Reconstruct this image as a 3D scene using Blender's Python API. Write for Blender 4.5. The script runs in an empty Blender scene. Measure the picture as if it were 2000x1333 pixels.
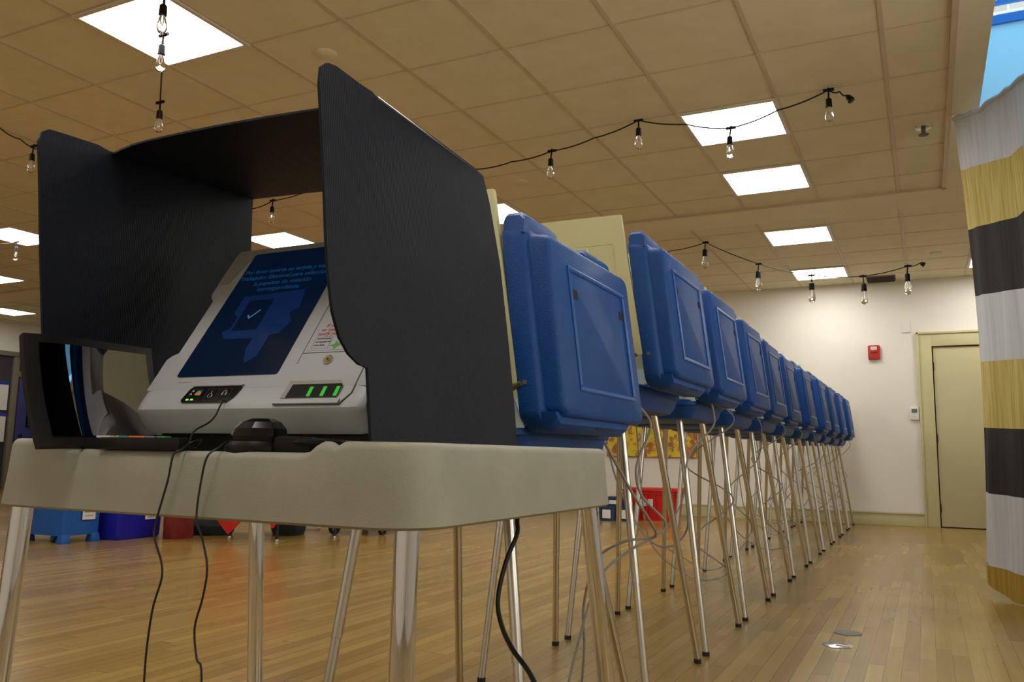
import bpy, math, random
from mathutils import Vector, Matrix
random.seed(7)
SC = bpy.context.scene
COL = SC.collection
PI = math.pi

# ---------------------------------------------------------------- materials
def principled(name, color, rough=0.5, metal=0.0, spec=0.5, coat=0.0, emis=None, estr=0.0, trans=0.0, ior=1.45):
    m = bpy.data.materials.new(name); m.use_nodes = True
    b = m.node_tree.nodes['Principled BSDF']
    b.inputs['Base Color'].default_value = (*color, 1)
    b.inputs['Roughness'].default_value = rough
    b.inputs['Metallic'].default_value = metal
    b.inputs['Specular IOR Level'].default_value = spec
    b.inputs['Coat Weight'].default_value = coat
    b.inputs['IOR'].default_value = ior
    b.inputs['Transmission Weight'].default_value = trans
    if emis:
        b.inputs['Emission Color'].default_value = (*emis, 1)
        b.inputs['Emission Strength'].default_value = estr
    return m

def varied(name, c1, c2, scale=3.0, rough=0.5, bump=0.0, bscale=200.0, metal=0.0, spec=0.5, detail=4.0, bdist=0.002, coat=0.0):
    """noise between two shades plus a fine bump"""
    m = principled(name, c1, rough, metal, spec, coat)
    nt = m.node_tree; b = nt.nodes['Principled BSDF']
    tc = nt.nodes.new('ShaderNodeTexCoord')
    n = nt.nodes.new('ShaderNodeTexNoise'); n.inputs['Scale'].default_value = scale; n.inputs['Detail'].default_value = detail
    r = nt.nodes.new('ShaderNodeValToRGB')
    r.color_ramp.elements[0].color = (*c1, 1); r.color_ramp.elements[0].position = 0.35
    r.color_ramp.elements[1].color = (*c2, 1); r.color_ramp.elements[1].position = 0.65
    nt.links.new(tc.outputs['Object'], n.inputs['Vector'])
    nt.links.new(n.outputs['Fac'], r.inputs['Fac']); nt.links.new(r.outputs['Color'], b.inputs['Base Color'])
    if bump:
        n2 = nt.nodes.new('ShaderNodeTexNoise'); n2.inputs['Scale'].default_value = bscale; n2.inputs['Detail'].default_value = 2
        bp = nt.nodes.new('ShaderNodeBump'); bp.inputs['Strength'].default_value = bump; bp.inputs['Distance'].default_value = bdist
        nt.links.new(tc.outputs['Object'], n2.inputs['Vector']); nt.links.new(n2.outputs['Fac'], bp.inputs['Height'])
        nt.links.new(bp.outputs['Normal'], b.inputs['Normal'])
    return m

def wood_floor():
    m = principled('maple_strip_floor', (0.5, 0.3, 0.12), 0.3, 0, 0.5)
    nt = m.node_tree; N = nt.nodes; L = nt.links; b = N['Principled BSDF']
    tc = N.new('ShaderNodeTexCoord'); sep = N.new('ShaderNodeSeparateXYZ'); L.new(tc.outputs['Object'], sep.inputs[0])
    def math_(op, a, bb=None):
        k = N.new('ShaderNodeMath'); k.operation = op
        for i, v in enumerate((a, bb)):
            if v is None: continue
            if isinstance(v, (int, float)): k.inputs[i].default_value = v
            else: L.new(v, k.inputs[i])
        return k.outputs[0]
    W = 0.0575
    u = math_('DIVIDE', sep.outputs[0], W); row = math_('FLOOR', u); fu = math_('FRACT', u)
    wn = N.new('ShaderNodeTexWhiteNoise'); wn.noise_dimensions = '1D'; L.new(row, wn.inputs['W'])
    off = math_('MULTIPLY', wn.outputs['Value'], 9.0)
    v = math_('ADD', math_('DIVIDE', sep.outputs[1], 1.05), off); cell = math_('FLOOR', v); fv = math_('FRACT', v)
    cmb = N.new('ShaderNodeCombineXYZ'); L.new(row, cmb.inputs[0]); L.new(cell, cmb.inputs[1])
    wn2 = N.new('ShaderNodeTexWhiteNoise'); wn2.noise_dimensions = '3D'; L.new(cmb.outputs[0], wn2.inputs['Vector'])
    ramp = N.new('ShaderNodeValToRGB'); e = ramp.color_ramp.elements
    e[0].position = 0.0; e[0].color = (0.275, 0.172, 0.043, 1)
    e[1].position = 1.0; e[1].color = (0.40, 0.262, 0.072, 1)
    x = e.new(0.3); x.color = (0.325, 0.208, 0.055, 1)
    x = e.new(0.75); x.color = (0.362, 0.236, 0.064, 1)
    L.new(wn2.outputs['Value'], ramp.inputs['Fac'])
    # grain stretched along the boards
    mp = N.new('ShaderNodeMapping'); mp.inputs['Scale'].default_value = (38, 1.8, 1); L.new(tc.outputs['Object'], mp.inputs[0])
    gn = N.new('ShaderNodeTexNoise'); gn.inputs['Scale'].default_value = 1.0; gn.inputs['Detail'].default_value = 3; L.new(mp.outputs[0], gn.inputs['Vector'])
    big = N.new('ShaderNodeTexNoise'); big.inputs['Scale'].default_value = 0.9; big.inputs['Detail'].default_value = 3; L.new(tc.outputs['Object'], big.inputs['Vector'])
    mix = N.new('ShaderNodeMix'); mix.data_type = 'RGBA'; mix.blend_type = 'MULTIPLY'; mix.inputs['Factor'].default_value = 0.55
    gr = N.new('ShaderNodeValToRGB'); gr.color_ramp.elements[0].color = (0.78, 0.75, 0.70, 1); gr.color_ramp.elements[1].color = (1, 1, 1, 1)
    gr.color_ramp.elements[0].position = 0.25; gr.color_ramp.elements[1].position = 0.7
    L.new(gn.outputs['Fac'], gr.inputs['Fac'])
    L.new(ramp.outputs['Color'], mix.inputs['A']); L.new(gr.outputs['Color'], mix.inputs['B'])
    mix2 = N.new('ShaderNodeMix'); mix2.data_type = 'RGBA'; mix2.blend_type = 'MULTIPLY'; mix2.inputs['Factor'].default_value = 0.6
    bg = N.new('ShaderNodeValToRGB'); bg.color_ramp.elements[0].color = (0.7, 0.66, 0.6, 1); bg.color_ramp.elements[1].color = (1, 1, 1, 1)
    bg.color_ramp.elements[0].position = 0.35; bg.color_ramp.elements[1].position = 0.6
    L.new(big.outputs['Fac'], bg.inputs['Fac']); L.new(mix.outputs['Result'], mix2.inputs['A']); L.new(bg.outputs['Color'], mix2.inputs['B'])
    # seams, of uneven darkness from board to board
    wn3 = N.new('ShaderNodeTexWhiteNoise'); wn3.noise_dimensions = '2D'; L.new(cmb.outputs[0], wn3.inputs['Vector'])
    su = math_('LESS_THAN', fu, math_('ADD', math_('MULTIPLY', wn3.outputs['Value'], 0.035), 0.012))
    sv = math_('LESS_THAN', fv, 0.003)
    seam = math_('MAXIMUM', su, sv)
    mix3 = N.new('ShaderNodeMix'); mix3.data_type = 'RGBA'; L.new(math_('MULTIPLY', seam, 0.75), mix3.inputs['Factor'])
    L.new(mix2.outputs['Result'], mix3.inputs['A']); mix3.inputs['B'].default_value = (0.05, 0.03, 0.012, 1)
    L.new(mix3.outputs['Result'], b.inputs['Base Color'])
    rr = math_('ADD', math_('MULTIPLY', big.outputs['Fac'], 0.10), 0.20); L.new(rr, b.inputs['Roughness'])
    bp = N.new('ShaderNodeBump'); bp.inputs['Strength'].default_value = 0.06; bp.inputs['Distance'].default_value = 0.001
    h = math_('SUBTRACT', math_('MULTIPLY', gn.outputs['Fac'], 0.3), seam); L.new(h, bp.inputs['Height'])
    return m

def corrugated():
    m = principled('corrugated_black_plastic', (0.030, 0.034, 0.046), 0.50, 0, 0.16)
    nt = m.node_tree; N = nt.nodes; L = nt.links; b = N['Principled BSDF']
    tc = N.new('ShaderNodeTexCoord'); w = N.new('ShaderNodeTexWave'); w.wave_type = 'BANDS'; w.bands_direction = 'Y'
    w.inputs['Scale'].default_value = 75.0; w.inputs['Distortion'].default_value = 0.0
    L.new(tc.outputs['Object'], w.inputs['Vector'])
    bp = N.new('ShaderNodeBump'); bp.inputs['Strength'].default_value = 0.35; bp.inputs['Distance'].default_value = 0.0012
    L.new(w.outputs['Fac'], bp.inputs['Height']); L.new(bp.outputs['Normal'], b.inputs['Normal'])
    n = N.new('ShaderNodeTexNoise'); n.inputs['Scale'].default_value = 6; L.new(tc.outputs['Object'], n.inputs['Vector'])
    r = N.new('ShaderNodeValToRGB'); r.color_ramp.elements[0].color = (0.0085, 0.0115, 0.0215, 1); r.color_ramp.elements[1].color = (0.013, 0.017, 0.030, 1)
    L.new(n.outputs['Fac'], r.inputs['Fac']); L.new(r.outputs['Color'], b.inputs['Base Color'])
    return m

def painting_mat():
    m = principled('abstract_paint', (0.5, 0.3, 0.05), 0.6)
    nt = m.node_tree; N = nt.nodes; L = nt.links; b = N['Principled BSDF']
    tc = N.new('ShaderNodeTexCoord'); n = N.new('ShaderNodeTexNoise'); n.inputs['Scale'].default_value = 9; n.inputs['Detail'].default_value = 5; n.inputs['Roughness'].default_value = 0.7
    L.new(tc.outputs['Object'], n.inputs['Vector'])
    r = N.new('ShaderNodeValToRGB'); e = r.color_ramp.elements
    e[0].position = 0.30; e[0].color = (0.16, 0.22, 0.05, 1); e[1].position = 0.66; e[1].color = (0.78, 0.62, 0.03, 1)
    for p, c in ((0.40, (0.38, 0.12, 0.03)), (0.47, (0.50, 0.20, 0.07)), (0.51, (0.70, 0.55, 0.03))):
        x = e.new(p); x.color = (*c, 1)
    L.new(n.outputs['Fac'], r.inputs['Fac']); L.new(r.outputs['Color'], b.inputs['Base Color'])
    return m

def cloth(name, c1, c2, streak=40):
    m = principled(name, c1, 0.85, 0, 0.2)
    nt = m.node_tree; N = nt.nodes; L = nt.links; b = N['Principled BSDF']
    tc = N.new('ShaderNodeTexCoord'); mp = N.new('ShaderNodeMapping'); mp.inputs['Scale'].default_value = (streak, streak, 2.0)
    L.new(tc.outputs['Object'], mp.inputs[0])
    n = N.new('ShaderNodeTexNoise'); n.inputs['Scale'].default_value = 1; n.inputs['Detail'].default_value = 4; L.new(mp.outputs[0], n.inputs['Vector'])
    r = N.new('ShaderNodeValToRGB'); r.color_ramp.elements[0].color = (*c1, 1); r.color_ramp.elements[1].color = (*c2, 1)
    r.color_ramp.elements[0].position = 0.3; r.color_ramp.elements[1].position = 0.7
    L.new(n.outputs['Fac'], r.inputs['Fac']); L.new(r.outputs['Color'], b.inputs['Base Color'])
    bp = N.new('ShaderNodeBump'); bp.inputs['Strength'].default_value = 0.3; bp.inputs['Distance'].default_value = 0.004
    L.new(n.outputs['Fac'], bp.inputs['Height']); L.new(bp.outputs['Normal'], b.inputs['Normal'])
    return m

def brick_mat():
    m = principled('brick', (0.5, 0.3, 0.25), 0.8)
    nt = m.node_tree; N = nt.nodes; L = nt.links; b = N['Principled BSDF']
    tc = N.new('ShaderNodeTexCoord'); mp = N.new('ShaderNodeMapping'); mp.inputs['Rotation'].default_value = (PI/2, 0, 0)
    L.new(tc.outputs['Object'], mp.inputs[0])
    k = N.new('ShaderNodeTexBrick'); k.inputs['Scale'].default_value = 1.0
    k.inputs['Brick Width'].default_value = 0.22; k.inputs['Row Height'].default_value = 0.075; k.inputs['Mortar Size'].default_value = 0.008
    k.inputs['Color1'].default_value = (0.55, 0.28, 0.22, 1); k.inputs['Color2'].default_value = (0.62, 0.38, 0.32, 1); k.inputs['Mortar'].default_value = (0.7, 0.68, 0.64, 1)
    L.new(mp.outputs[0], k.inputs['Vector']); L.new(k.outputs['Color'], b.inputs['Base Color'])
    return m

M = {}
M['floor'] = wood_floor()
M['wall'] = varied('cream_wall_paint', (0.81, 0.79, 0.72), (0.84, 0.82, 0.75), 1.2, 0.75, 0.08, 60)
M['trim'] = varied('pale_yellow_trim_paint', (0.56, 0.52, 0.29), (0.60, 0.555, 0.32), 2, 0.5)
M['tile'] = varied('ceiling_tile', (0.76, 0.69, 0.49), (0.81, 0.74, 0.54), 6, 0.9, 0.5, 260, bdist=0.003)
M['grid'] = varied('ceiling_grid_metal', (0.60, 0.50, 0.36), (0.64, 0.53, 0.39), 3, 0.5)
M['drywall'] = varied('ceiling_drywall', (0.80, 0.72, 0.53), (0.84, 0.755, 0.56), 3, 0.85)
M['fill_pane'] = principled('fill_glow', (0.8, 0.78, 0.7), 0.8, emis=(1.0, 0.94, 0.82), estr=3.4)  # glow of the added, unseen windows on the right wall
M['fill_pane_dim'] = principled('dim_fill_glow', (0.8, 0.78, 0.7), 0.8, emis=(1.0, 0.92, 0.78), estr=0.7)  # weaker glow of the added windows behind the viewpoint
M['fixture'] = principled('light_fixture_frame', (0.72, 0.66, 0.54), 0.5)
M['lamp'] = principled('lit_diffuser', (0.9, 0.9, 0.9), 0.5, emis=(1.0, 0.955, 0.885), estr=19.0)
M['table'] = varied('beige_molded_plastic', (0.315, 0.315, 0.255), (0.355, 0.352, 0.288), 9, 0.5, 0.35, 420, detail=6, bdist=0.001)
M['chrome'] = principled('chrome_tube', (0.78, 0.79, 0.83), 0.05, 1.0)
M['alu'] = varied('aluminium_tube', (0.62, 0.60, 0.56), (0.70, 0.68, 0.64), 8, 0.30, 0, metal=1.0)
M['rubber'] = principled('black_rubber', (0.015, 0.015, 0.015), 0.7)
M['black'] = varied('black_plastic', (0.007, 0.007, 0.008), (0.011, 0.011, 0.012), 8, 0.45, 0.1, 300, spec=0.2)
M['gloss'] = principled('gloss_black_plastic', (0.008, 0.008, 0.009), 0.08, 0, 0.6, coat=0.6)
M['satin_black'] = principled('satin_black', (0.008, 0.008, 0.009), 0.24, 0, 0.4)
M['corr'] = corrugated()
M['crease'] = principled('grey_plastic_edge', (0.10, 0.10, 0.11), 0.35)  # lighter than the panels, for the fold lines
M['white'] = varied('white_molded_plastic', (0.49, 0.52, 0.56), (0.53, 0.56, 0.60), 5, 0.38, 0.12, 500, bdist=0.0006)
M['seam'] = principled('panel_gap', (0.12, 0.115, 0.105), 0.7)
M['bezel'] = varied('grey_bezel_plastic', (0.36, 0.35, 0.34), (0.40, 0.39, 0.37), 6, 0.4)
M['screen'] = principled('lit_screen_navy', (0.002, 0.004, 0.008), 0.22, 0, 0.3, emis=(0.0010, 0.0055, 0.0170), estr=1.0)
M['scr_mid'] = principled('lit_screen_blue', (0.01, 0.02, 0.05), 0.12, emis=(0.0014, 0.0105, 0.050), estr=1.0)
M['scr_text'] = principled('lit_screen_text', (0.01, 0.02, 0.05), 0.12, emis=(0.004, 0.040, 0.120), estr=1.0)
M['scr_tick'] = principled('lit_screen_tick', (0.01, 0.02, 0.05), 0.12, emis=(0.06, 0.12, 0.26), estr=1.0)
M['green_led'] = principled('green_light', (0.02, 0.2, 0.02), 0.3, emis=(0.02, 0.34, 0.02), estr=1.0)
M['led'] = principled('yellow_green_led', (0.1, 0.4, 0.05), 0.3, emis=(0.25, 0.85, 0.08), estr=1.2)
M['orange_led'] = principled('orange_display', (0.3, 0.1, 0.02), 0.3, emis=(0.28, 0.09, 0.02), estr=1.0)
M['teal_led'] = principled('teal_display', (0.02, 0.2, 0.15), 0.3, emis=(0.01, 0.17, 0.13), estr=1.0)
M['icon'] = principled('pale_icon_print', (0.62, 0.62, 0.60), 0.5)
M['red_ink'] = principled('red_ink', (0.46, 0.02, 0.02), 0.6)
M['black_ink'] = principled('black_ink', (0.02, 0.02, 0.02), 0.6)
M['green_ink'] = principled('green_ink', (0.10, 0.42, 0.06), 0.6)
M['paper'] = varied('white_paper', (0.70, 0.69, 0.66), (0.75, 0.74, 0.71), 9, 0.8)
M['grey_ink'] = principled('grey_ink', (0.30, 0.30, 0.32), 0.8)
M['brass'] = principled('brass_lock', (0.55, 0.42, 0.14), 0.3, 1.0)
M['steel'] = principled('steel', (0.6, 0.6, 0.6), 0.25, 1.0)
M['steel2'] = principled('satin_silver', (0.72, 0.71, 0.72), 0.45, 0.3)
M['glass_panel'] = principled('dark_mirror_glass', (0.24, 0.235, 0.25), 0.03, 1.0)
M['blue'] = varied('royal_blue_case_plastic', (0.0015, 0.056, 0.27), (0.003, 0.068, 0.30), 3.5, 0.45, 0.9, 330, spec=0.4, bdist=0.0015)
M['blue_rib_sheen'] = principled('royal_blue_sheen', (0.012, 0.10, 0.42), 0.30)  # case blue made lighter, its sheen put into the colour
M['cream'] = varied('cream_wing_plastic', (0.60, 0.58, 0.33), (0.64, 0.62, 0.37), 4, 0.55, 0.4, 420, bdist=0.001)
M['mint'] = varied('pale_mint_plastic', (0.60, 0.72, 0.62), (0.64, 0.76, 0.66), 4, 0.5)
M['olive'] = principled('olive_strap', (0.13, 0.11, 0.04), 0.6)
M['cable_grey'] = principled('grey_cable', (0.30, 0.29, 0.26), 0.55)
M['cable_black'] = principled('black_cable', (0.008, 0.008, 0.008), 0.45)
M['bulb'] = principled('clear_bulb_glass', (1, 1, 1), 0.0, trans=1.0, ior=1.45)
M['filament'] = principled('filament', (0.75, 0.7, 0.62), 0.4)
M['cl_white'] = cloth('white_cloth', (0.50, 0.52, 0.56), (0.60, 0.62, 0.66))
M['cl_gold'] = cloth('gold_cloth', (0.40, 0.31, 0.07), (0.62, 0.52, 0.20), 60)
M['cl_hem'] = cloth('bronze_gold_cloth', (0.30, 0.19, 0.03), (0.46, 0.30, 0.06), 60)
M['cl_dark'] = cloth('charcoal_cloth', (0.030, 0.030, 0.034), (0.045, 0.045, 0.048))
M['red'] = principled('red_plastic', (0.60, 0.012, 0.010), 0.4)
M['dark_red'] = varied('dark_red_fabric', (0.15, 0.012, 0.010), (0.22, 0.02, 0.016), 12, 0.8)
M['red_cloth'] = varied('red_cloth', (0.60, 0.02, 0.014), (0.70, 0.03, 0.02), 10, 0.85)
M['bin_blue'] = varied('blue_bin_plastic', (0.012, 0.10, 0.42), (0.015, 0.12, 0.46), 4, 0.45)
M['bin_cobalt'] = varied('cobalt_bin_plastic', (0.012, 0.014, 0.40), (0.015, 0.018, 0.46), 4, 0.45)
M['navy'] = varied('navy_crate_plastic', (0.015, 0.04, 0.10), (0.018, 0.05, 0.12), 6, 0.6)
M['dark'] = principled('dark_fabric', (0.02, 0.025, 0.028), 0.85)
M['alarm'] = principled('alarm_red', (0.45, 0.02, 0.012), 0.35)
M['thermo'] = principled('thermostat_white', (0.78, 0.77, 0.74), 0.4)
M['lcd'] = principled('lcd_grey', (0.12, 0.16, 0.15), 0.3)
M['door'] = varied('pale_yellow_door_paint', (0.53, 0.49, 0.29), (0.56, 0.52, 0.31), 2, 0.45)
M['door_dark'] = principled('dark_bronze', (0.03, 0.025, 0.02), 0.4, 0.6)
M['vent'] = principled('vent_grey', (0.16, 0.14, 0.11), 0.6)
M['painting'] = painting_mat()
M['canvas_edge'] = principled('canvas_edge', (0.30, 0.10, 0.03), 0.8)
M['sky_frame'] = principled('blue_window_frame', (0.03, 0.16, 0.50), 0.4)
M['sky_white'] = principled('skylight_shaft_white', (0.62, 0.80, 0.90), 0.7)
M['glass'] = principled('window_glass', (0.75, 0.92, 1.0), 0.02, trans=1.0, ior=1.1)
M['brick'] = brick_mat()
M['blue_room'] = varied('blue_door_paint', (0.045, 0.05, 0.20), (0.07, 0.075, 0.30), 1.5, 0.5)
M['mullion'] = principled('grey_brown_mullion', (0.20, 0.18, 0.13), 0.6)
M['dark_glass'] = principled('dark_window_glass', (0.05, 0.05, 0.065), 0.10, 0, 0.5)
M['photo'] = varied('faded_black_and_white_print', (0.03, 0.03, 0.03), (0.45, 0.43, 0.40), 7, 0.5)
M['blue_ink'] = principled('blue_ink', (0.02, 0.04, 0.35), 0.6)

# ---------------------------------------------------------------- mesh builder
class MB:
    def __init__(s): s.v = []; s.f = []
    def add(s, vs, fs):
        o = len(s.v); s.v += [tuple(p) for p in vs]; s.f += [tuple(i+o for i in f) for f in fs]; return s
    def box(s, x0, x1, y0, y1, z0, z1):
        return s.add([(x0,y0,z0),(x1,y0,z0),(x1,y1,z0),(x0,y1,z0),(x0,y0,z1),(x1,y0,z1),(x1,y1,z1),(x0,y1,z1)],
                     [(0,3,2,1),(4,5,6,7),(0,1,5,4),(1,2,6,5),(2,3,7,6),(3,0,4,7)])
    def loft(s, loops, cap0=True, cap1=True, closed=True):
        n = len(loops[0]); vs = [p for l in loops for p in l]; fs = []
        for i in range(len(loops)-1):
            for j in range(n if closed else n-1):
                k = (j+1) % n; fs.append((i*n+j, i*n+k, (i+1)*n+k, (i+1)*n+j))
        if cap0: fs.append(tuple(range(n))[::-1])
        if cap1: fs.append(tuple((len(loops)-1)*n+j for j in range(n)))
        return s.add(vs, fs)
    def tube(s, pts, r, n=8, smooth=0, cap=True):
        P = [Vector(p) for p in pts]
        if smooth:
            Q = []
            for i in range(len(P)-1):
                p0 = P[max(i-1,0)]; p1 = P[i]; p2 = P[i+1]; p3 = P[min(i+2,len(P)-1)]
                for k in range(smooth):
                    t = k/smooth
                    Q.append(0.5*((2*p1)+(p2-p0)*t+(2*p0-5*p1+4*p2-p3)*t*t+(3*p1-p0-3*p2+p3)*t**3))
            Q.append(P[-1]); P = Q
        rr = r if isinstance(r, (list, tuple)) else [r]*len(P)
        up = Vector((0,0,1)); loops = []; prev = None
        for i, p in enumerate(P):
            d = (P[min(i+1,len(P)-1)]-P[max(i-1,0)]).normalized()
            if prev is None:
                a = d.cross(up)
                if a.length < 1e-3: a = d.cross(Vector((1,0,0)))
                a.normalize()
            else:
                a = prev - d*prev.dot(d)
                if a.length < 1e-6: a = d.orthogonal()
                a.normalize()
            prev = a; b = d.cross(a)
            loops.append([p+(a*math.cos(2*PI*k/n)+b*math.sin(2*PI*k/n))*rr[i] for k in range(n)])
        return s.loft(loops, cap, cap)
    def lathe(s, prof, c=(0,0,0), n=16, axis='z'):
        loops = []
        for r, h in prof:
            l = []
            for k in range(n):
                a = 2*PI*k/n; x, y = r*math.cos(a), r*math.sin(a)
                p = {'z': (x, y, h), 'x': (h, x, y), 'y': (y, h, x)}[axis]
                l.append((p[0]+c[0], p[1]+c[1], p[2]+c[2]))
            loops.append(l)
        return s.loft(loops)
    def prism(s, poly, fr, depth0, depth1):
        """poly in the (u,v) of frame fr = (origin, U, V, N), extruded along N"""
        O, U, V, N = fr
        a = [O+U*p[0]+V*p[1]+N*depth0 for p in poly]; b = [O+U*p[0]+V*p[1]+N*depth1 for p in poly]
        return s.loft([a, b])
    def build(s, name, mat, parent=None, bevel=0, seg=2, smooth=False, angle=35):
        me = bpy.data.meshes.new(name)
        off = Vector(parent.matrix_world.translation) if parent is not None else Vector((0,0,0))
        q = parent
        off = Vector((0,0,0))
        while q is not None: off += Vector(q.location); q = q.parent
        me.from_pydata([tuple(Vector(p)-off) for p in s.v], [], s.f); me.validate(); me.update()
        import bmesh
        bm = bmesh.new(); bm.from_mesh(me)
        if bevel:
            es = [e for e in bm.edges if len(e.link_faces) == 2 and e.calc_face_angle(0) > math.radians(30)]
            bmesh.ops.bevel(bm, geom=es, offset=bevel, segments=seg, affect='EDGES', profile=0.6, clamp_overlap=True)
        bmesh.ops.recalc_face_normals(bm, faces=bm.faces)
        bm.to_mesh(me); bm.free()
        me.materials.append(mat)
        if smooth or bevel:
            for p in me.polygons: p.use_smooth = True
            try: me.set_sharp_from_angle(angle=math.radians(angle))
            except Exception: pass
        o = bpy.data.objects.new(name, me); COL.objects.link(o)
        if parent is not None: o.parent = parent
        return o

def thing(name, label, cat, loc=(0,0,0), group=None):
    o = bpy.data.objects.new(name, None); COL.objects.link(o); o.location = loc; o.empty_display_size = 0.1
    o['label'] = label; o['category'] = cat
    if group: o['group'] = group
    return o
def tag(o, label, cat, group=None, kind=None):
    o['label'] = label; o['category'] = cat
    if group: o['group'] = group
    if kind: o['kind'] = kind
    return o
def struct(o, label=None):
    o['kind'] = 'structure'
    if label: o['label'] = label
    return o
def copy_tree(o, parent=None):
    c = o.copy(); COL.objects.link(c)
    if parent is not None: c.parent = parent
    for ch in list(o.children): copy_tree(ch, c)
    return c
def rebase(o, loc):
    """give a single mesh thing its own origin"""
    me = o.data; me.transform(Matrix.Translation(-Vector(loc))); o.location = loc; return o

def rrect(x0, x1, y0, y1, r, seg=4):
    pts = []
    for cx, cy, a0 in ((x1-r, y1-r, 0), (x0+r, y1-r, 90), (x0+r, y0+r, 180), (x1-r, y0+r, 270)):
        for k in range(seg+1):
            a = math.radians(a0+90*k/seg); pts.append((cx+r*math.cos(a), cy+r*math.sin(a)))
    return pts

def text_part(name, body, size, mat, parent, fr, u, v, lift=0.0012, align='CENTER', shear=0.0):
    cu = bpy.data.curves.new(name, 'FONT'); cu.body = body; cu.size = size; cu.align_x = align; cu.shear = shear
    cu.extrude = 0.0002
    t = bpy.data.objects.new(name+'_tmp', cu); COL.objects.link(t)
    bpy.context.view_layer.update()
    me = bpy.data.meshes.new_from_object(t.evaluated_get(bpy.context.evaluated_depsgraph_get()))
    bpy.data.objects.remove(t)
    O, U, V, N = fr
    R = Matrix((U, V, N)).transposed().to_4x4(); R.translation = O+U*u+V*v+N*lift
    me.transform(R)
    q = parent; off = Vector((0,0,0))
    while q is not None: off += Vector(q.location); q = q.parent
    me.transform(Matrix.Translation(-off)); me.name = name
    me.materials.clear(); me.materials.append(mat)
    o = bpy.data.objects.new(name, me); COL.objects.link(o); o.parent = parent
    return o

# ---------------------------------------------------------------- the room
ZC = 2.92; YW = 10.95; XL = -14.4; XR = 2.2; YB = -2.2
GX = -0.714; GY = 4.374; T = 0.6096
struct(MB().box(XL-0.2, XR+0.2, YB-0.2, YW+0.2, -0.12, 0).build('floor', M['floor']), 'light brown narrow-strip maple floor')
# far wall with the door opening
dx0, dx1, dzt = 0.115, 1.02, 2.10
w = MB(); w.box(XL, dx0, YW, YW+0.15, 0, 3.1); w.box(dx1, XR, YW, YW+0.15, 0, 3.1); w.box(dx0, dx1, YW, YW+0.15, dzt, 3.1)
struct(w.build('wall_far', M['wall']), 'cream painted far wall')
struct(MB().box(XR, XR+0.15, YB, YW+0.15, 0, 3.1).build('wall_right', M['wall']))
struct(MB().box(XL-0.15, XR+0.15, YB-0.15, YB, 0, 3.1).build('wall_near', M['wall']))
# left wall: cream above a dark header, glazed partition below
zb = 2.33
w = MB(); w.box(XL-0.15, XL, YB, YW+0.15, zb+0.08, 3.1); w.box(XL-0.15, XL, YB, 8.2, 0, zb); w.box(XL-0.15, XL, 10.6, YW+0.15, 0, zb)
struct(w.build('wall_left', M['wall']), 'cream upper wall above the glazed partition')
struct(MB().box(XL-0.12, XL+0.05, YB, YW, zb, zb+0.08).build('trim_1', M['mullion'], bevel=0.005), 'dark header rail over the glazed partition')
wn = struct(MB().box(XL-0.04, XL-0.02, 8.2, 10.6, 0.9, zb).build('window_1', M['dark_glass']), 'dark glazed partition at the far left')
fr_ = MB()
for y in (8.62, 9.32): fr_.box(XL-0.05, XL+0.03, y-0.05, y+0.05, 0.0, zb)
fr_.box(XL-0.05, XL+0.03, 9.37, 10.6, 1.98, 2.08)
fr_.build('window_frame', M['mullion'], wn, bevel=0.004)
dr = struct(MB().box(XL-0.05, XL-0.005, 9.42, 10.2, 0.02, 1.96).build('door_2', M['blue_room'], bevel=0.004), 'dark blue door in the glazed partition')
MB().lathe([(0.0,0),(0.028,0.0),(0.03,0.03),(0.0,0.05)], (XL+0.0, 9.50, 0.95), axis='x').build('door_handle', M['door_dark'], dr, smooth=True)
struct(MB().box(XL-0.15, XL-0.06, 8.2, 10.6, 0, zb).build('wall_partition', M['dark_glass']))

# unseen glowing windows added to brighten the ceiling: right wall and behind the viewpoint
def fill_window(nm, axis, pos, c, wdt, z0, z1):
    m = MB(); f = MB(); b = 0.05
    if axis == 'x':
        m.box(pos-0.03, pos-0.02, c-wdt/2, c+wdt/2, z0, z1)
        for a in ((c-wdt/2-b, c-wdt/2, z0-b, z1+b), (c+wdt/2, c+wdt/2+b, z0-b, z1+b), (c-wdt/2, c+wdt/2, z0-b, z0), (c-wdt/2, c+wdt/2, z1, z1+b)): f.box(pos-0.05, pos, *a)
    else:
        m.box(c-wdt/2, c+wdt/2, pos+0.02, pos+0.03, z0, z1)
        for a in ((c-wdt/2-b, c-wdt/2, z0-b, z1+b), (c+wdt/2, c+wdt/2+b, z0-b, z1+b), (c-wdt/2, c+wdt/2, z0-b, z0), (c-wdt/2, c+wdt/2, z1, z1+b)): f.box(a[0], a[1], pos, pos+0.05, a[2], a[3])
    w_ = struct(m.build(nm, M['fill_pane'] if axis == 'x' else M['fill_pane_dim'])); f.build('window_frame', M['trim'], w_); return w_
fill_window('window_added_3', 'x', XR, 0.6, 1.5, 0.9, 2.5)
fill_window('window_added_4', 'x', XR, 3.0, 1.5, 0.9, 2.5)
fill_window('window_added_5', 'y', YB, -2.2, 1.6, 0.9, 2.5)
fill_window('window_added_6', 'y', YB, -5.2, 1.6, 0.9, 2.5)
fill_window('window_added_7', 'y', YB, -8.2, 1.6, 0.9, 2.5)

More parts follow.
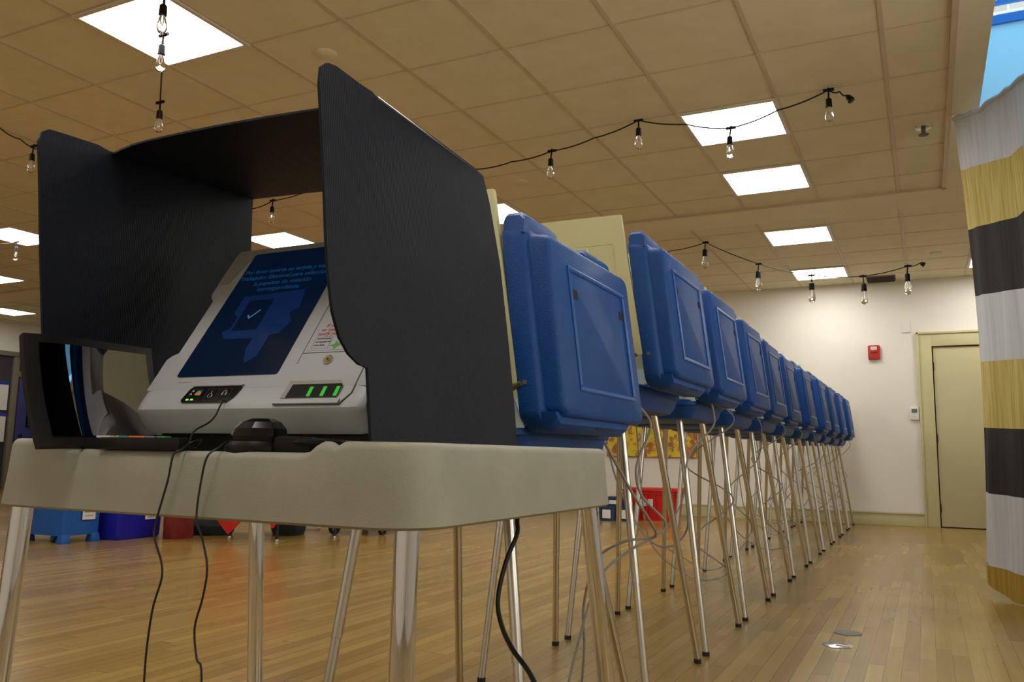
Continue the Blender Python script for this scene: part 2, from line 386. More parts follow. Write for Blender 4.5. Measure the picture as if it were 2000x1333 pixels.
# baseboards and door casing on the far wall
b = MB(); b.box(XL, -0.035, YW-0.018, YW, 0, 0.155); b.box(XL, -0.035, YW-0.028, YW, 0.135, 0.155)
struct(b.build('baseboard_far', M['trim'], bevel=0.004), 'pale yellow baseboard of the far wall')
c = MB()
for x0, x1, z0, z1 in ((-0.035, dx0, 0, dzt+0.15), (dx1, dx1+0.15, 0, dzt+0.15), (dx0, dx1, dzt, dzt+0.15)):
    c.box(x0, x1, YW-0.025, YW, z0, z1)
c.box(-0.045, -0.02, YW-0.04, YW, 0, dzt+0.17); c.box(-0.045, dx1+0.16, YW-0.04, YW, dzt+0.145, dzt+0.17)
struct(c.build('trim_2', M['trim'], bevel=0.004), 'pale yellow door casing')
dr = struct(MB().box(dx0+0.012, dx1-0.012, YW+0.004, YW+0.045, 0.012, dzt-0.012).build('door_1', M['door'], bevel=0.003), 'pale yellow flush door on the far wall')
for z in (1.86, 1.02, 0.22):
    MB().box(dx0-0.006, dx0+0.018, YW-0.012, YW+0.004, z-0.05, z+0.05).build('door_hinge', M['door_dark'], dr, bevel=0.003)
struct(MB().box(dx0, dx1, YW+0.05, YW+0.14, 0, dzt).build('trim_3', M['door_dark']))

# ceiling: tiles up to the band, band of drywall, tiles again; a drywall strip and skylight at the right
XE = 0.237; Y1 = 7.24; Y2 = 7.72; SX0, SX1, SY0, SY1 = 0.388, 1.75, 3.0, 6.0
struct(MB().box(XL-0.15, XE, YB, Y1, ZC, ZC+0.05).build('ceiling', M['tile']), 'tan acoustic tile ceiling')
x = MB(); x.box(XL-0.15, XR, Y2, YW+0.1, ZC, ZC+0.05)
struct(x.build('ceiling_far', M['tile']))
x = MB(); x.box(XL-0.15, XR, Y1, Y2, ZC-0.012, ZC+0.05); x.box(XE, SX0, YB, Y1, ZC-0.012, ZC+0.05)
x.box(SX1, XR, YB, Y1, ZC-0.012, ZC+0.05); x.box(SX0, SX1, SY1, Y1, ZC-0.012, ZC+0.05); x.box(SX0, SX1, YB, SY0, ZC-0.012, ZC+0.05)
struct(x.build('ceiling_band', M['drywall']), 'plain drywall band of the ceiling')
g = MB(); hb = 0.011
i = 0
cx = GX + T
cols = [GX + k*T for k in range(-23, 5)]
for X in cols:
    if XL < X < XE: g.box(X-hb, X+hb, YB, Y1, ZC-0.006, ZC+0.004)
    if XL < X < XR: g.box(X-hb, X+hb, Y2, YW, ZC-0.006, ZC+0.004)
struct(g.build('trim_4', M['grid']), 'long runners of the ceiling grid')
g = MB()
for k in range(-11, 12):
    Y = GY + k*T
    if YB < Y < Y1: g.box(XL, XE, Y-hb*0.6, Y+hb*0.6, ZC-0.0035, ZC+0.004)
    elif Y2 < Y < YW: g.box(XL, XR, Y-hb*0.6, Y+hb*0.6, ZC-0.0035, ZC+0.004)
struct(g.build('trim_5', M['grid']), 'cross tees of the ceiling grid')
g = MB(); g.box(XE-0.03, XE, YB, Y1, ZC-0.02, ZC+0.004); g.box(XL, XE, Y1-0.02, Y1, ZC-0.02, ZC+0.004)
struct(g.build('trim_6', M['grid']), 'edge angle of the tiled ceiling')

# skylight: shaft, frame, sky-lit pane and the brick wall behind it
sh = MB(); zt = 4.3
sh.box(SX0-0.05, SX0, SY0, SY1, ZC-0.0, zt); sh.box(SX1, SX1+0.05, SY0, SY1, ZC-0.0, zt); sh.box(SX0, SX1, SY1, SY1+0.05, ZC, 3.60)
sh.box(SX0, SX1, SY0-0.05, SY0, ZC, zt)
struct(sh.build('ceiling_skylight_shaft', M['sky_white']), 'white shaft of the skylight')
sk = struct(MB().box(SX0, SX1, SY0, SY1+0.05, zt, zt+0.01).build('window_2', M['glass']), 'skylight pane over the right edge')
f = MB()
for y in (4.0, 5.0): f.box(SX0, SX1, y-0.02, y+0.02, zt-0.05, zt)
f.box(SX0, SX1, SY1-0.02, SY1+0.03, 3.60, 3.66); f.box(SX0, SX1, SY1-0.005, SY1+0.02, 3.74, 3.77); f.box(SX0, SX1, SY1-0.02, SY1+0.03, zt-0.06, zt)
f.build('window_frame', M['sky_frame'], sk)
struct(MB().box(-1.5, 4.5, 8.6, 8.8, 3.3, 8.0).build('wall_brick_outside', M['brick']), 'red brick wall outside the skylight')

# ---------------------------------------------------------------- ceiling lights
def ceiling_light(c, j, label):
    x0 = GX + c*T; y0 = GY + j*T; m = 0.026
    t = thing('ceiling_light', label, 'ceiling light', (x0+T/2, y0+T/2, ZC), 'lit square ceiling lights')
    fr = MB()
    for a in ((x0, x0+m, y0, y0+T), (x0+T-m, x0+T, y0, y0+T), (x0+m, x0+T-m, y0, y0+m), (x0+m, x0+T-m, y0+T-m, y0+T)):
        fr.box(*a, ZC-0.016, ZC-0.004)
    fr.build('frame', M['fixture'], t, bevel=0.002)
    MB().box(x0+m, x0+T-m, y0+m, y0+T-m, ZC-0.012, ZC-0.006).build('diffuser', M['lamp'], t)
for c, j, lab in (
    (-5, -3, 'largest lit ceiling light, upper left, above the black privacy screen'),
    (-1, 1, 'lit ceiling light right of centre, crossed by the dangling string bulbs'),
    (-1, 3, 'lit ceiling light just beyond the one crossed by string bulbs'),
    (-1, 6, 'lit ceiling light just beyond the plain ceiling band'),
    (-1, 9, 'lit ceiling light nearest the far wall, behind the far string bulbs'),
    (-5, 3, 'lit ceiling light half hidden behind the nearest blue voting case'),
    (-9, 3, 'lit ceiling light seen through the opening of the black privacy screen'),
    (-13, 1, 'largest of the lit ceiling lights at the left edge beside the black screen'),
    (-17, 3, 'middle of the three lit ceiling lights stacked at the left edge'),
    (-21, 6, 'lowest and farthest of the lit ceiling lights at the left edge'),
    (2, 9, 'lit ceiling light peeking out behind the striped curtain edge'),
    (-5, 1, 'added ceiling light hidden behind the black privacy screen'),  # from here on unseen lights, added for the room's lighting
    (-9, -3, 'added ceiling light out of view to the left'),
    (-1, -3, 'added ceiling light overhead in front of the table'),
    (-1, -7, 'added ceiling light behind the viewpoint'),
    (-5, -7, 'added ceiling light behind the viewpoint to the left'),
    (-9, -7, 'added ceiling light far behind to the left'),
    (-5, 6, 'added ceiling light hidden behind the row of blue cases'),
    (-13, -3, 'added ceiling light out of view at far left')):
    ceiling_light(c, j, lab)

# ceiling details
def disc(name, label, cat, x, y, r, mat, h=0.02, grp=None):
    o = MB().lathe([(r, 0), (r, -h*0.4), (r*0.8, -h), (0.001, -h)], (0,0,0), 24).build(name, mat, smooth=True)
    o.location = (x, y, ZC); return tag(o, label, cat, grp)
disc('ceiling_speaker', 'round tan cover plate on the ceiling above the tall black privacy screen', 'ceiling fitting', -2.85, 3.41, 0.06, M['tile'], 0.012)
disc('ceiling_speaker', 'round tan cover plate on the ceiling below the hanging string light', 'ceiling fitting', -2.81, 5.79, 0.06, M['tile'], 0.012)
disc('ceiling_speaker', 'small pale cover plate on the far ceiling near the curtain', 'ceiling fitting', 0.19, 9.6, 0.06, M['fixture'], 0.015)
t = thing('sprinkler', 'metal ceiling sprinkler head beside the top of the striped curtain', 'sprinkler', (0.08, 5.85, ZC))
MB().lathe([(0.055, ZC), (0.05, ZC-0.008), (0.02, ZC-0.012)], (0.08, 5.85, 0), 20).build('escutcheon', M['steel'], t, smooth=True)
MB().lathe([(0.014, ZC-0.008), (0.012, ZC-0.045), (0.032, ZC-0.05), (0.032, ZC-0.054), (0.001, ZC-0.056)], (0.08, 5.85, 0), 14).build('head', M['vent'], t, smooth=True)
t = thing('ceiling_vent', 'dark slotted air vent on the ceiling at the far wall', 'vent', (-0.39, 10.72, ZC))
fr = MB(); fr.box(-0.55, -0.23, 10.58, 10.85, ZC-0.010, ZC-0.002); fr.build('frame', M['vent'], t)
for k in range(5):
    y = 10.61+k*0.05; MB().add([(-0.54,y,ZC-0.012),(-0.24,y,ZC-0.012),(-0.24,y+0.03,ZC-0.03),(-0.54,y+0.03,ZC-0.03),(-0.54,y,ZC-0.015),(-0.24,y,ZC-0.015),(-0.24,y+0.03,ZC-0.033),(-0.54,y+0.03,ZC-0.033)],
        [(0,1,2,3),(7,6,5,4),(0,4,5,1),(1,5,6,2),(2,6,7,3),(3,7,4,0)]).build('slat', M['door_dark'], t)

# ---------------------------------------------------------------- things on the far wall
def wall_frame(x, z, y=YW): return (Vector((x, y, z)), Vector((1,0,0)), Vector((0,0,1)), Vector((0,-1,0)))
t = thing('fire_alarm', 'red fire alarm pull box on the far wall', 'fire alarm', (-0.51, YW, 2.05))
F = wall_frame(-0.51, 2.05)
MB().prism(rrect(-0.066, 0.066, -0.085, 0.085, 0.012), F, 0, 0.045).build('housing', M['alarm'], t, bevel=0.006)
MB().prism([(-0.035,-0.0),(0.035,-0.0),(0.035,0.012),(-0.035,0.012)], F, 0.045, 0.062).build('handle', M['alarm'], t, bevel=0.003)
MB().prism([(-0.034,0.03),(0.034,0.03),(0.034,0.068),(-0.034,0.068)], F, 0.045, 0.047).build('label', M['paper'], t)
MB().prism([(-0.022,0.046),(0.022,0.046),(0.022,0.052),(-0.022,0.052)], F, 0.047, 0.0478).build('print', M['grey_ink'], t)
t = thing('thermostat', 'white wall thermostat with grey display beside the yellow door', 'thermostat', (-0.08, YW, 1.31))
F = wall_frame(-0.10, 1.31)
MB().prism(rrect(-0.048, 0.048, -0.075, 0.075, 0.01), F, 0, 0.025).build('housing', M['thermo'], t, bevel=0.004)
MB().prism([(-0.03,0.005),(0.03,0.005),(0.03,0.052),(-0.03,0.052)], F, 0.025, 0.027).build('display', M['lcd'], t)
o = MB().prism(rrect(-0.048, 0.048, -0.075, 0.075, 0.006), wall_frame(-0.15, 2.35), 0, 0.012).build('wall_plate', M['thermo'], bevel=0.003)
tag(rebase(o, (-0.15, YW, 2.35)), 'blank white plate high on the far wall beside the door', 'wall plate')
t = thing('painting', 'abstract yellow and red painting on the far wall behind the legs', 'painting', (-3.3, YW, 0.76))
F = wall_frame(-3.3, 0.75)
MB().prism([(-0.62,0),(0.62,0),(0.62,0.85),(-0.62,0.85)], F, 0.0, 0.035).build('stretcher', M['canvas_edge'], t, bevel=0.003)
MB().prism([(-0.615,0.004),(0.615,0.004),(0.615,0.846),(-0.615,0.846)], F, 0.035, 0.037).build('canvas', M['painting'], t)

# far left: picture on the blue door, notices on the glass
FL = lambda y, z: (Vector((XL, y, z)), Vector((0,1,0)), Vector((0,0,1)), Vector((1,0,0)))
t = thing('framed_photograph', 'black and white portrait picture on the dark blue door at far left', 'picture', (XL, 9.72, 1.3))
MB().prism([(-0.13,-0.2),(0.13,-0.2),(0.13,0.2),(-0.13,0.2)], FL(9.72,1.3), 0.0, 0.02).build('frame', M['black'], t, bevel=0.003)
MB().prism([(-0.10,-0.17),(0.10,-0.17),(0.10,0.17),(-0.10,0.17)], FL(9.72,1.3), 0.02, 0.022).build('print', M['photo'], t)
for k, (z, lab) in enumerate(((1.63, 'upper white notice with blue heading on the left glass'), (1.08, 'lower white notice with blue heading on the left glass'))):
    t = thing('notice', lab, 'notice', (XL, 9.0, z), 'notices on the left glass')
    MB().prism([(-0.3,-0.25),(0.2,-0.25),(0.2,0.25),(-0.3,0.25)], FL(9.02,z), 0.0, 0.006).build('sheet', M['paper'], t)
    MB().prism([(-0.3,0.19),(0.2,0.19),(0.2,0.25),(-0.3,0.25)], FL(9.02,z), 0.006, 0.008).build('heading', M['blue_ink'], t)
t = thing('cabinet', 'pale cabinet with white board beside the blue door at far left', 'cabinet', (-13.6, 9.95, 0))
MB().box(-13.9,-13.5,9.6,10.4,0,1.12).build('body', M['trim'], t, bevel=0.01)
MB().box(-13.84,-13.80,9.62,10.35,1.12,1.62).build('board', M['paper'], t)
MB().lathe([(0.0,0),(0.016,0.0),(0.018,0.02),(0.0,0.03)], (-13.5, 9.75, 0.98), axis='x').build('knob', M['door_dark'], t, smooth=True)

# ---------------------------------------------------------------- voting table
TX0, TX1, TY0, TY1 = -1.520, -0.600, 0.940, 1.715
ZB, ZT, ZN, ZF = 0.655, 0.774, 0.757, 0.742
t = thing('voting_table', 'beige molded plastic table on chrome legs in the foreground', 'table', (-1.04, 1.31, 0))
RC = 0.085
RR = 0.035
def trad(y): return RC if y < (TY0+TY1)/2 else RR
base = rrect(TX0, TX1, TY0, TY1, RC, 10)
base = [(x_, y_) for x_, y_ in base if y_ < (TY0+TY1)/2] ; bk = [(x_, y_) for x_, y_ in rrect(TX0, TX1, TY0, TY1, RR, 10) if y_ > (TY0+TY1)/2]
base = bk+base
# subdivide the outline so the front edge can dip
out = []
for i in range(len(base)):
    a = Vector(base[i]); b2 = Vector(base[(i+1) % len(base)]); n = max(1, int((b2-a).length/0.012))
    for k in range(n): out.append(a+(b2-a)*k/n)
def sm(x): x = max(0, min(1, x)); return x*x*(3-2*x)
def topz(p):
    if p.y < TY0+0.08:
        dip = sm((p.x+1.335)/0.02)*(1-sm((p.x+0.800)/0.03))
        dimple = math.exp(-((p.x+0.747)/0.007)**2)*0.007
        return ZT-(ZT-ZN)*dip-dimple
    return ZT
ctr = Vector(((TX0+TX1)/2, (TY0+TY1)/2))
def inset(p, d):
    r_ = trad(p.y); x = min(max(p.x, TX0+r_), TX1-r_); y = min(max(p.y, TY0+RC), TY1-RR); c_ = Vector((x, y)); v = p-c_
    if v.length < 1e-6: return p.copy()
    return c_+v*(1-min(d, r_*0.98)/v.length)
loops = []
for d, f in ((0.014, lambda p: ZB), (0.006, lambda p: ZB-0.0), (0.001, lambda p: ZB+0.004), (0.006, lambda p: ZB+0.05), (0.010, lambda p: topz(p)-0.012), (0.0125, lambda p: topz(p)-0.006),
             (0.0165, lambda p: topz(p)-0.0015), (0.022, lambda p: topz(p)), (0.027, lambda p: topz(p)-0.001), (0.031, lambda p: topz(p)-0.008), (0.034, lambda p: ZF)):
    loops.append([(inset(p, d).x, inset(p, d).y, f(p)) for p in out])
MB().loft(loops).build('tabletop', M['table'], t, smooth=True, angle=50)
legs = (((-0.655, 1.005), (-0.650, 0.985)), ((-0.632, 1.64), (-0.587, 1.72)), ((-1.462, 0.985), (-1.472, 0.955)), ((-1.445, 1.555), (-1.43, 1.58)))
for (a, bq) in legs:
    l = MB().tube([(a[0],a[1],ZB+0.03),(bq[0],bq[1],0.012)], 0.0183, 24).build('leg', M['chrome'], t, smooth=True)
    MB().lathe([(0.021,0.0),(0.022,0.012),(0.019,0.03)], (bq[0],bq[1],0), 20).build('foot_cap', M['rubber'], l, smooth=True)

# ---------------------------------------------------------------- black privacy screen on the table
t = thing('privacy_screen', 'tall folded black corrugated plastic privacy screen standing on the beige table', 'privacy screen', (-0.98, 1.1, ZF))
LEAN = -0.075   # the whole screen leans to the left
def side_panel(xb, lean, prof, th=0.005):
    """prof: outline in (y, z); x leans with height and bows slightly"""
    m = MB(); a = []; c_ = []
    for y, z in prof:
        h = z-ZF; x = xb+lean*h
        a.append((x-th/2, y, z)); c_.append((x+th/2, y, z))
    m.loft([a, c_]); return m
def arc(cy, cz, r, a0, a1, n=8, ry=None):
    ry = ry or r
    return [(cy+r*math.cos(math.radians(a0+(a1-a0)*k/n)), cz+ry*math.sin(math.radians(a0+(a1-a0)*k/n))) for k in range(n+1)]
RPO = [(0.977, ZF), (0.977, 0.879), (0.958, 0.882), (0.935, 0.894), (0.916, 0.915), (0.903, 0.949), (0.898, 0.991), (0.896, 1.05), (0.897, 1.124), (0.897, 1.201), (0.896, 1.286), (0.901, 1.312), (0.916, 1.325), (0.937, 1.329), (0.994, 1.326), (1.028, 1.326), (1.041, 1.321), (1.107, 1.321), (1.221, 1.317), (1.362, 1.309), (1.397, 1.302), (1.416, 1.25), (1.44, 1.129), (1.449, 0.966), (1.451, 0.846), (1.448, ZF)]
side_panel(-0.700, -0.11, RPO[::-1]).build('side_panel', M['corr'], t)
LPO = [(1.022, ZF), (0.989, 0.97), (0.971, 1.111), (0.955, 1.254), (0.946, 1.326), (0.951, 1.345), (0.965, 1.355), (0.991, 1.357), (1.069, 1.361), (1.087, 1.358), (1.101, 1.356), (1.275, 1.366), (1.501, 1.378), (1.501, 1.333), (1.504, 1.266), (1.504, ZF)]
side_panel(-1.462, 0.0, LPO[::-1]).build('side_panel', M['corr'], t)
# folded top between the two sides
nseg = 16; loops = []
for k in range(nseg+1):
    f_ = k/nseg; bow = 0.008*math.sin(PI*f_)
    x = -1.460+(-0.766+1.460)*f_
    y0 = 1.101+(1.041-1.101)*f_ - 0.020*math.sin(PI*min(1, f_*5)/2)*(1-f_); y1 = 1.501+(1.397-1.501)*f_
    z0 = 1.356+(1.321-1.356)*f_+bow-0.002; z1 = 1.378+(1.302-1.378)*f_+bow*0.6-0.002
    loops.append([(x, y0, z0-0.004), (x, y0, z0), (x, y1, z1), (x, y1, z1-0.004)])
MB().loft(loops).build('top_panel', M['corr'], t)
MB().tube([(-0.7625, 1.041, 1.321+0.001), (-0.762, 1.397, 1.302+0.001)], 0.0028, 6).build('fold_crease', M['crease'], t, smooth=True)
MB().tube([(-1.461, 1.101, 1.356+0.001), (-1.461, 1.501, 1.378)], 0.002, 6).build('fold_crease', M['crease'], t, smooth=True)

# ---------------------------------------------------------------- voting machine
t = thing('voting_machine', 'white touchscreen ballot marking machine on the beige table', 'voting machine', (-1.05, 1.15, ZF))
tv = Vector((0, 0.5610515, 0.8277809)); nv = Vector((0, -0.8277809, 0.5610515)); MO = Vector((-1.25, 1.118, 0.891)); UX = Vector((1,0,0))
MF = (MO, UX, tv, nv)
MR = -0.792-(-1.25)         # right side of the body in plane coordinates
# lower body: side profile in (y,z), lofted over x with rounded ends
def prof(k):   # k = inset of the end
    P = [(1.110,0.788),(1.098,0.797),(1.088,0.810),(1.0815,0.822),(1.080,0.830),(1.0835,0.838),(1.0885,0.8460)]
    top = MO + tv*0.05 - nv*0.001; P += [(top.y, top.z), (top.y+0.10, top.z+0.01), (1.335, 0.94), (1.335, 0.788)]
    cy = 1.2; cz = 0.86
    return [(cy+(y-cy)*(1-k*0.16), cz+(z-cz)*(1-k*0.16)) for y, z in P]
loops = []
for x, k in ((-1.312, 0.6), (-1.309, 0.3), (-1.303, 0.12), (-1.292, 0.0), (-0.822, 0.0), (-0.812, 0.10), (-0.804, 0.26), (-0.798, 0.6)):
    loops.append([(x, y, z) for y, z in prof(k)])
MB().loft(loops).build('lower_housing', M['white'], t, smooth=True, angle=32)
# tilted head slab
head = [(-0.060,-0.03),(-0.062,0.048),(-0.052,0.058),(-0.040,0.064),(-0.0415,0.200),(-0.0415,0.204),(-0.052,0.2125),(-0.058,0.2235),(-0.058,0.343),(-0.050,0.352),(0.425,0.352),(0.432,0.345),(0.432,0.225),(0.428,0.21),(0.428,0.06),(0.448,0.045),(0.450,-0.03)]
MB().prism(head, MF, -0.050, 0.0).build('head', M['white'], t, bevel=0.004, seg=2)
MB().prism([(0.02,0.03),(0.38,0.03),(0.38,0.32),(0.02,0.32)], MF, -0.13, -0.05).build('rear_housing', M['bezel'], t, bevel=0.01)
MB().box(-1.28,-0.81,1.12,1.32,ZF,0.790).build('base', M['black'], t, bevel=0.004)
# bezel along the upper left and top of the screen
MB().prism([(-0.056,0.250),(-0.056,0.342),(-0.049,0.350),(0.40,0.350),(0.40,0.337),(0.0,0.333),(-0.012,0.31),(-0.028,0.250)], MF, 0.0, 0.0012).build('bezel', M['bezel'], t)
sc = MB().prism(rrect(-0.0005,0.2425,0.0005,0.334,0.006), MF, -0.001, 0.0016).build('screen', M['screen'], t)
# picture on the screen
MB().prism([(0.045,0.205),(0.195,0.212),(0.207,0.165),(0.190,0.150),(0.206,0.128),(0.192,0.098),(0.135,0.090),(0.060,0.092),(0.045,0.11),(0.062,0.12),(0.060,0.150),(0.046,0.16)], MF, 0.0016, 0.0020).build('screen_picture', M['scr_mid'], sc)
MB().prism([(0.068,0.112),(0.130,0.112),(0.130,0.192),(0.068,0.192)], MF, 0.0020, 0.0023).build('screen_picture_window', M['screen'], sc)
MB().prism([(0.135,0.108),(0.172,0.108),(0.172,0.045),(0.150,0.026),(0.135,0.06)], MF, 0.0020, 0.0025).build('ballot_card_picture', M['scr_mid'], sc)
MB().prism([(0.086,0.150),(0.094,0.141),(0.113,0.163),(0.111,0.165),(0.094,0.146),(0.088,0.153)], MF, 0.0023, 0.0027).build('tick_mark', M['scr_tick'], sc)
for s_, v_ in (('Por favor inserte su tarjeta y espere', 0.272), ('Trabajador Electoral para seleccionar', 0.254), ('la papeleta de votación', 0.236), ('correspondiente.', 0.219)):
    text_part('screen_text', s_, 0.0158, M['scr_text'], sc, MF, 0.122, v_, 0.0018)
# accessibility panel
pn = MB().prism([(0.054,-0.060),(0.160,-0.0605),(0.172,-0.050),(0.180,-0.0275),(0.176,-0.0245),(0.062,-0.0245),(0.056,-0.030),(0.049,-0.054)], MF, 0.0, 0.0015).build('access_panel', M['gloss'], t)
MB().prism([(0.060,-0.0225),(0.182,-0.0225),(0.178,-0.0245),(0.062,-0.0245)], MF, 0.0, 0.003).build('panel_lip', M['bezel'], pn)
def frame_rect(m, x0, x1, y0, y1, w, fr, d0, d1):
    for a in ((x0,x1,y0,y0+w),(x0,x1,y1-w,y1),(x0,x0+w,y0,y1),(x1-w,x1,y0,y1)):
        m.prism([(a[0],a[2]),(a[1],a[2]),(a[1],a[3]),(a[0],a[3])], fr, d0, d1)
for x0 in (0.064, 0.103, 0.134):
    m = MB(); frame_rect(m, x0, x0+0.026, -0.057, -0.030, 0.0005, MF, 0.0015, 0.0018); m.build('outline', M['seam'], pn)
for a, b_ in ((0.062, -0.0555), (0.073, -0.0555)):
    MB().prism([(a,b_),(a+0.006,b_),(a+0.006,b_+0.003),(a,b_+0.003)], MF, 0.0015, 0.0022).build('status_light', M['led'], pn)
MB().prism([(0.076,-0.044),(0.089,-0.044),(0.090,-0.038),(0.077,-0.038)], MF, 0.0015, 0.002).build('orange_display', M['orange_led'], pn)
MB().prism([(0.078,-0.038),(0.087,-0.038),(0.088,-0.034),(0.079,-0.034)], MF, 0.0015, 0.002).build('teal_display', M['teal_led'], pn)
for (a, b_) in ((0.068, -0.036), (0.066, -0.043)):
    MB().prism([(a-0.003,b_),(a+0.003,b_),(a,b_+0.004)], MF, 0.0015, 0.002).build('arrow_icon', M['icon'], pn)
ic = MB()
def P3(u, v, d=0.002): return MO+UX*u+tv*v+nv*d
ic.tube([P3(0.1145+0.0045*math.cos(a), -0.0455+0.0045*math.sin(a)) for a in [math.radians(140+22*k) for k in range(11)]], 0.0005, 5)
ic.tube([P3(0.1145,-0.0370), P3(0.1150,-0.0425), P3(0.1185,-0.0425), P3(0.1205,-0.0480)], 0.0006, 5)
ic.tube([P3(0.1145,-0.0350), P3(0.1145,-0.0348)], 0.0010, 6)
ic.build('wheelchair_icon', M['icon'], pn)
ic = MB(); ic.tube([P3(0.1465+0.0045*math.cos(a), -0.0400+0.0050*math.sin(a)) for a in [math.radians(0+22.5*k) for k in range(9)]], 0.0006, 5)
for s_ in (-1, 1): ic.tube([P3(0.1465+s_*0.0045,-0.0400), P3(0.1465+s_*0.0040,-0.0450)], 0.0012, 6)
ic.build('headphones_icon', M['icon'], pn)
# seams, card slot cover, lock, sticker
m = MB()
def seam(pts, w=0.0007, mat='seam', name='seam', d=0.0008):
    m = MB(); m.tube([P3(u, v, d*0.2) for u, v in pts], w, 4); return m.build(name, M[mat], t)
seam([(0.2745,0.022),(0.2745,0.19)]); seam([(0.2760,0.0465),(0.425,0.046)]); seam([(0.4075,-0.0665),(0.4225,-0.045),(0.4235,0.06)], 0.0012)
seam([(0.2700,-0.0665),(0.4075,-0.0665)], 0.0016); seam([(0.012,-0.012),(0.045,-0.012)], 0.0004)
MB().prism([(0.268,-0.066),(0.405,-0.066),(0.405,-0.056),(0.268,-0.056)], MF, 0.0, 0.002).build('slot_lip', M['white'], t, bevel=0.0008)
slot = MB().prism([(0.279,-0.054),(0.397,-0.054),(0.400,-0.030),(0.389,-0.017),(0.282,-0.017)], MF, 0.0, 0.0012).build('card_slot', M['bezel'], t)
MB().prism([(0.290,-0.0535),(0.3965,-0.0535),(0.399,-0.030),(0.395,-0.0255),(0.293,-0.0255)], MF, 0.0012, 0.0018).build('slot_opening', M['black'], slot)
for u in (0.334, 0.362, 0.389):
    MB().prism([(u,-0.052),(u+0.007,-0.052),(u+0.007,-0.032),(u,-0.032)], MF, 0.0018, 0.0026).build('green_light', M['green_led'], slot)
lk = MB(); 
def disk(m, u, v, r, d0, d1, n=20): m.prism([(u+r*math.cos(2*PI*k/n), v+r*math.sin(2*PI*k/n)) for k in range(n)], MF, d0, d1)
disk(lk, 0.340, 0.0285, 0.0098, 0, 0.0022); lk = lk.build('lock', M['steel'], t)
m = MB(); disk(m, 0.340, 0.0285, 0.0060, 0.0022, 0.0030); m.build('lock_core', M['brass'], lk)
m = MB(); disk(m, 0.340, 0.0285, 0.0022, 0.0030, 0.0034); m.build('keyhole', M['black_ink'], lk)
stk = MB().prism([(0.281,0.0515),(0.415,0.0515),(0.415,0.20),(0.281,0.20)], MF, 0.0, 0.0006).build('instruction_sticker', M['white'], t)
for s_, v_ in (('If you', 0.1065), ('or need', 0.0965), ('notify your', 0.0868)):
    text_part('red_text', s_, 0.0118, M['red_ink'], stk, MF, {0.1065:0.2965, 0.0965:0.2905, 0.0868:0.2865}[v_], v_, 0.0008, 'LEFT', 0.25)
m = MB(); frame_rect(m, 0.288, 0.325, 0.0555, 0.0835, 0.0005, MF, 0.0006, 0.001); m.build('text_border', M['grey_ink'], stk)
for s_, v_ in (('Instrucciones', 0.0772), ('en español del', 0.0696), ('otro lado.', 0.0620)):
    text_part('black_text', s_, 0.0058, M['black_ink'], stk, MF, 0.2915, v_, 0.0008, 'LEFT', 0.2)
MB().prism([(0.326,0.0615),(0.336,0.0640),(0.3375,0.072),(0.3440,0.066),(0.3560,0.066),(0.3440,0.059),(0.3380,0.052),(0.336,0.0590)], MF, 0.0006, 0.0011).build('green_arrow', M['green_ink'], stk)

# ---------------------------------------------------------------- glossy black tilted panel at the left
t = thing('glossy_monitor', 'glossy black framed reflective monitor leaning against the left of the privacy screen', 'monitor', (-1.28, 0.99, ZF+0.002))
def mirror_pt(u, v, d=0):   # u 0..1 along y, v 0..1 up the face, bowed like a dished sheet
    x = -1.286-0.074*u+0.032*(1-(1-min(u,0.36)/0.36)**2)-0.085*v; y = 0.884+0.300*u+0.010*v; z = 0.760+0.192*v+0.010*u
    bow = 0.010*(4*v*(1-v))
    N_ = Vector((0.90, -0.05, 0.40)).normalized()
    return Vector((x, y, z)) - N_*bow + N_*d
def mirror_sheet(u0, u1, v0, v1, d0, d1, n=14):
    m = MB(); 
    for dd, flip in ((d1, False), (d0, True)):
        vs = [mirror_pt(u0+(u1-u0)*i/n, v0+(v1-v0)*j/n, dd) for j in range(n+1) for i in range(n+1)]
        fs = []
        for j in range(n):
            for i in range(n):
                a = j*(n+1)+i; f_ = (a, a+1, a+n+2, a+n+1); fs.append(f_[::-1] if flip else f_)
        m.add(vs, fs)
    # rim faces
    N1 = (n+1)*(n+1); k = 0
    edge = [i for i in range(n+1)] + [j*(n+1)+n for j in range(1,n+1)] + [n*(n+1)+i for i in range(n-1,-1,-1)] + [j*(n+1) for j in range(n-1,0,-1)]
    for a, b_ in zip(edge, edge[1:]+edge[:1]): m.f.append((a, N1+a, N1+b_, b_))
    return m
mirror_sheet(0, 1, 0, 1, -0.012, 0.0).build('frame', M['black'], t, smooth=True)
mirror_sheet(0.075, 0.93, 0.09, 0.925, 0.0, 0.002).build('glass', M['glass_panel'], t, smooth=True)

# keypad with coloured buttons in front of the machine
t = thing('keypad', 'black tactile keypad with small coloured buttons at the table front', 'keypad', (-1.19, 1.0, ZN))
kp = MB().box(-1.228,-1.045,0.947,0.968,ZN,0.777).build('housing', M['black'], t, bevel=0.003)
for x0, x1, c in ((-1.286,-1.252,'paper'), (-1.238,-1.230,'yel'), (-1.229,-1.207,'teal'), (-1.206,-1.168,'org'), (-1.165,-1.145,'lil'), (-1.138,-1.120,'grn')):
    if c != 'paper' and c not in M:
        M[c] = principled('button_'+c, {'yel': (0.6,0.5,0.05), 'teal': (0.02,0.28,0.30), 'org': (0.75,0.20,0.02), 'lil': (0.22,0.18,0.42), 'grn': (0.03,0.30,0.08)}[c], 0.45)
    MB().box(x0*0.963,x1*0.963,0.949,0.962,0.776,0.7795).build('button', M[c], t, bevel=0.0012)

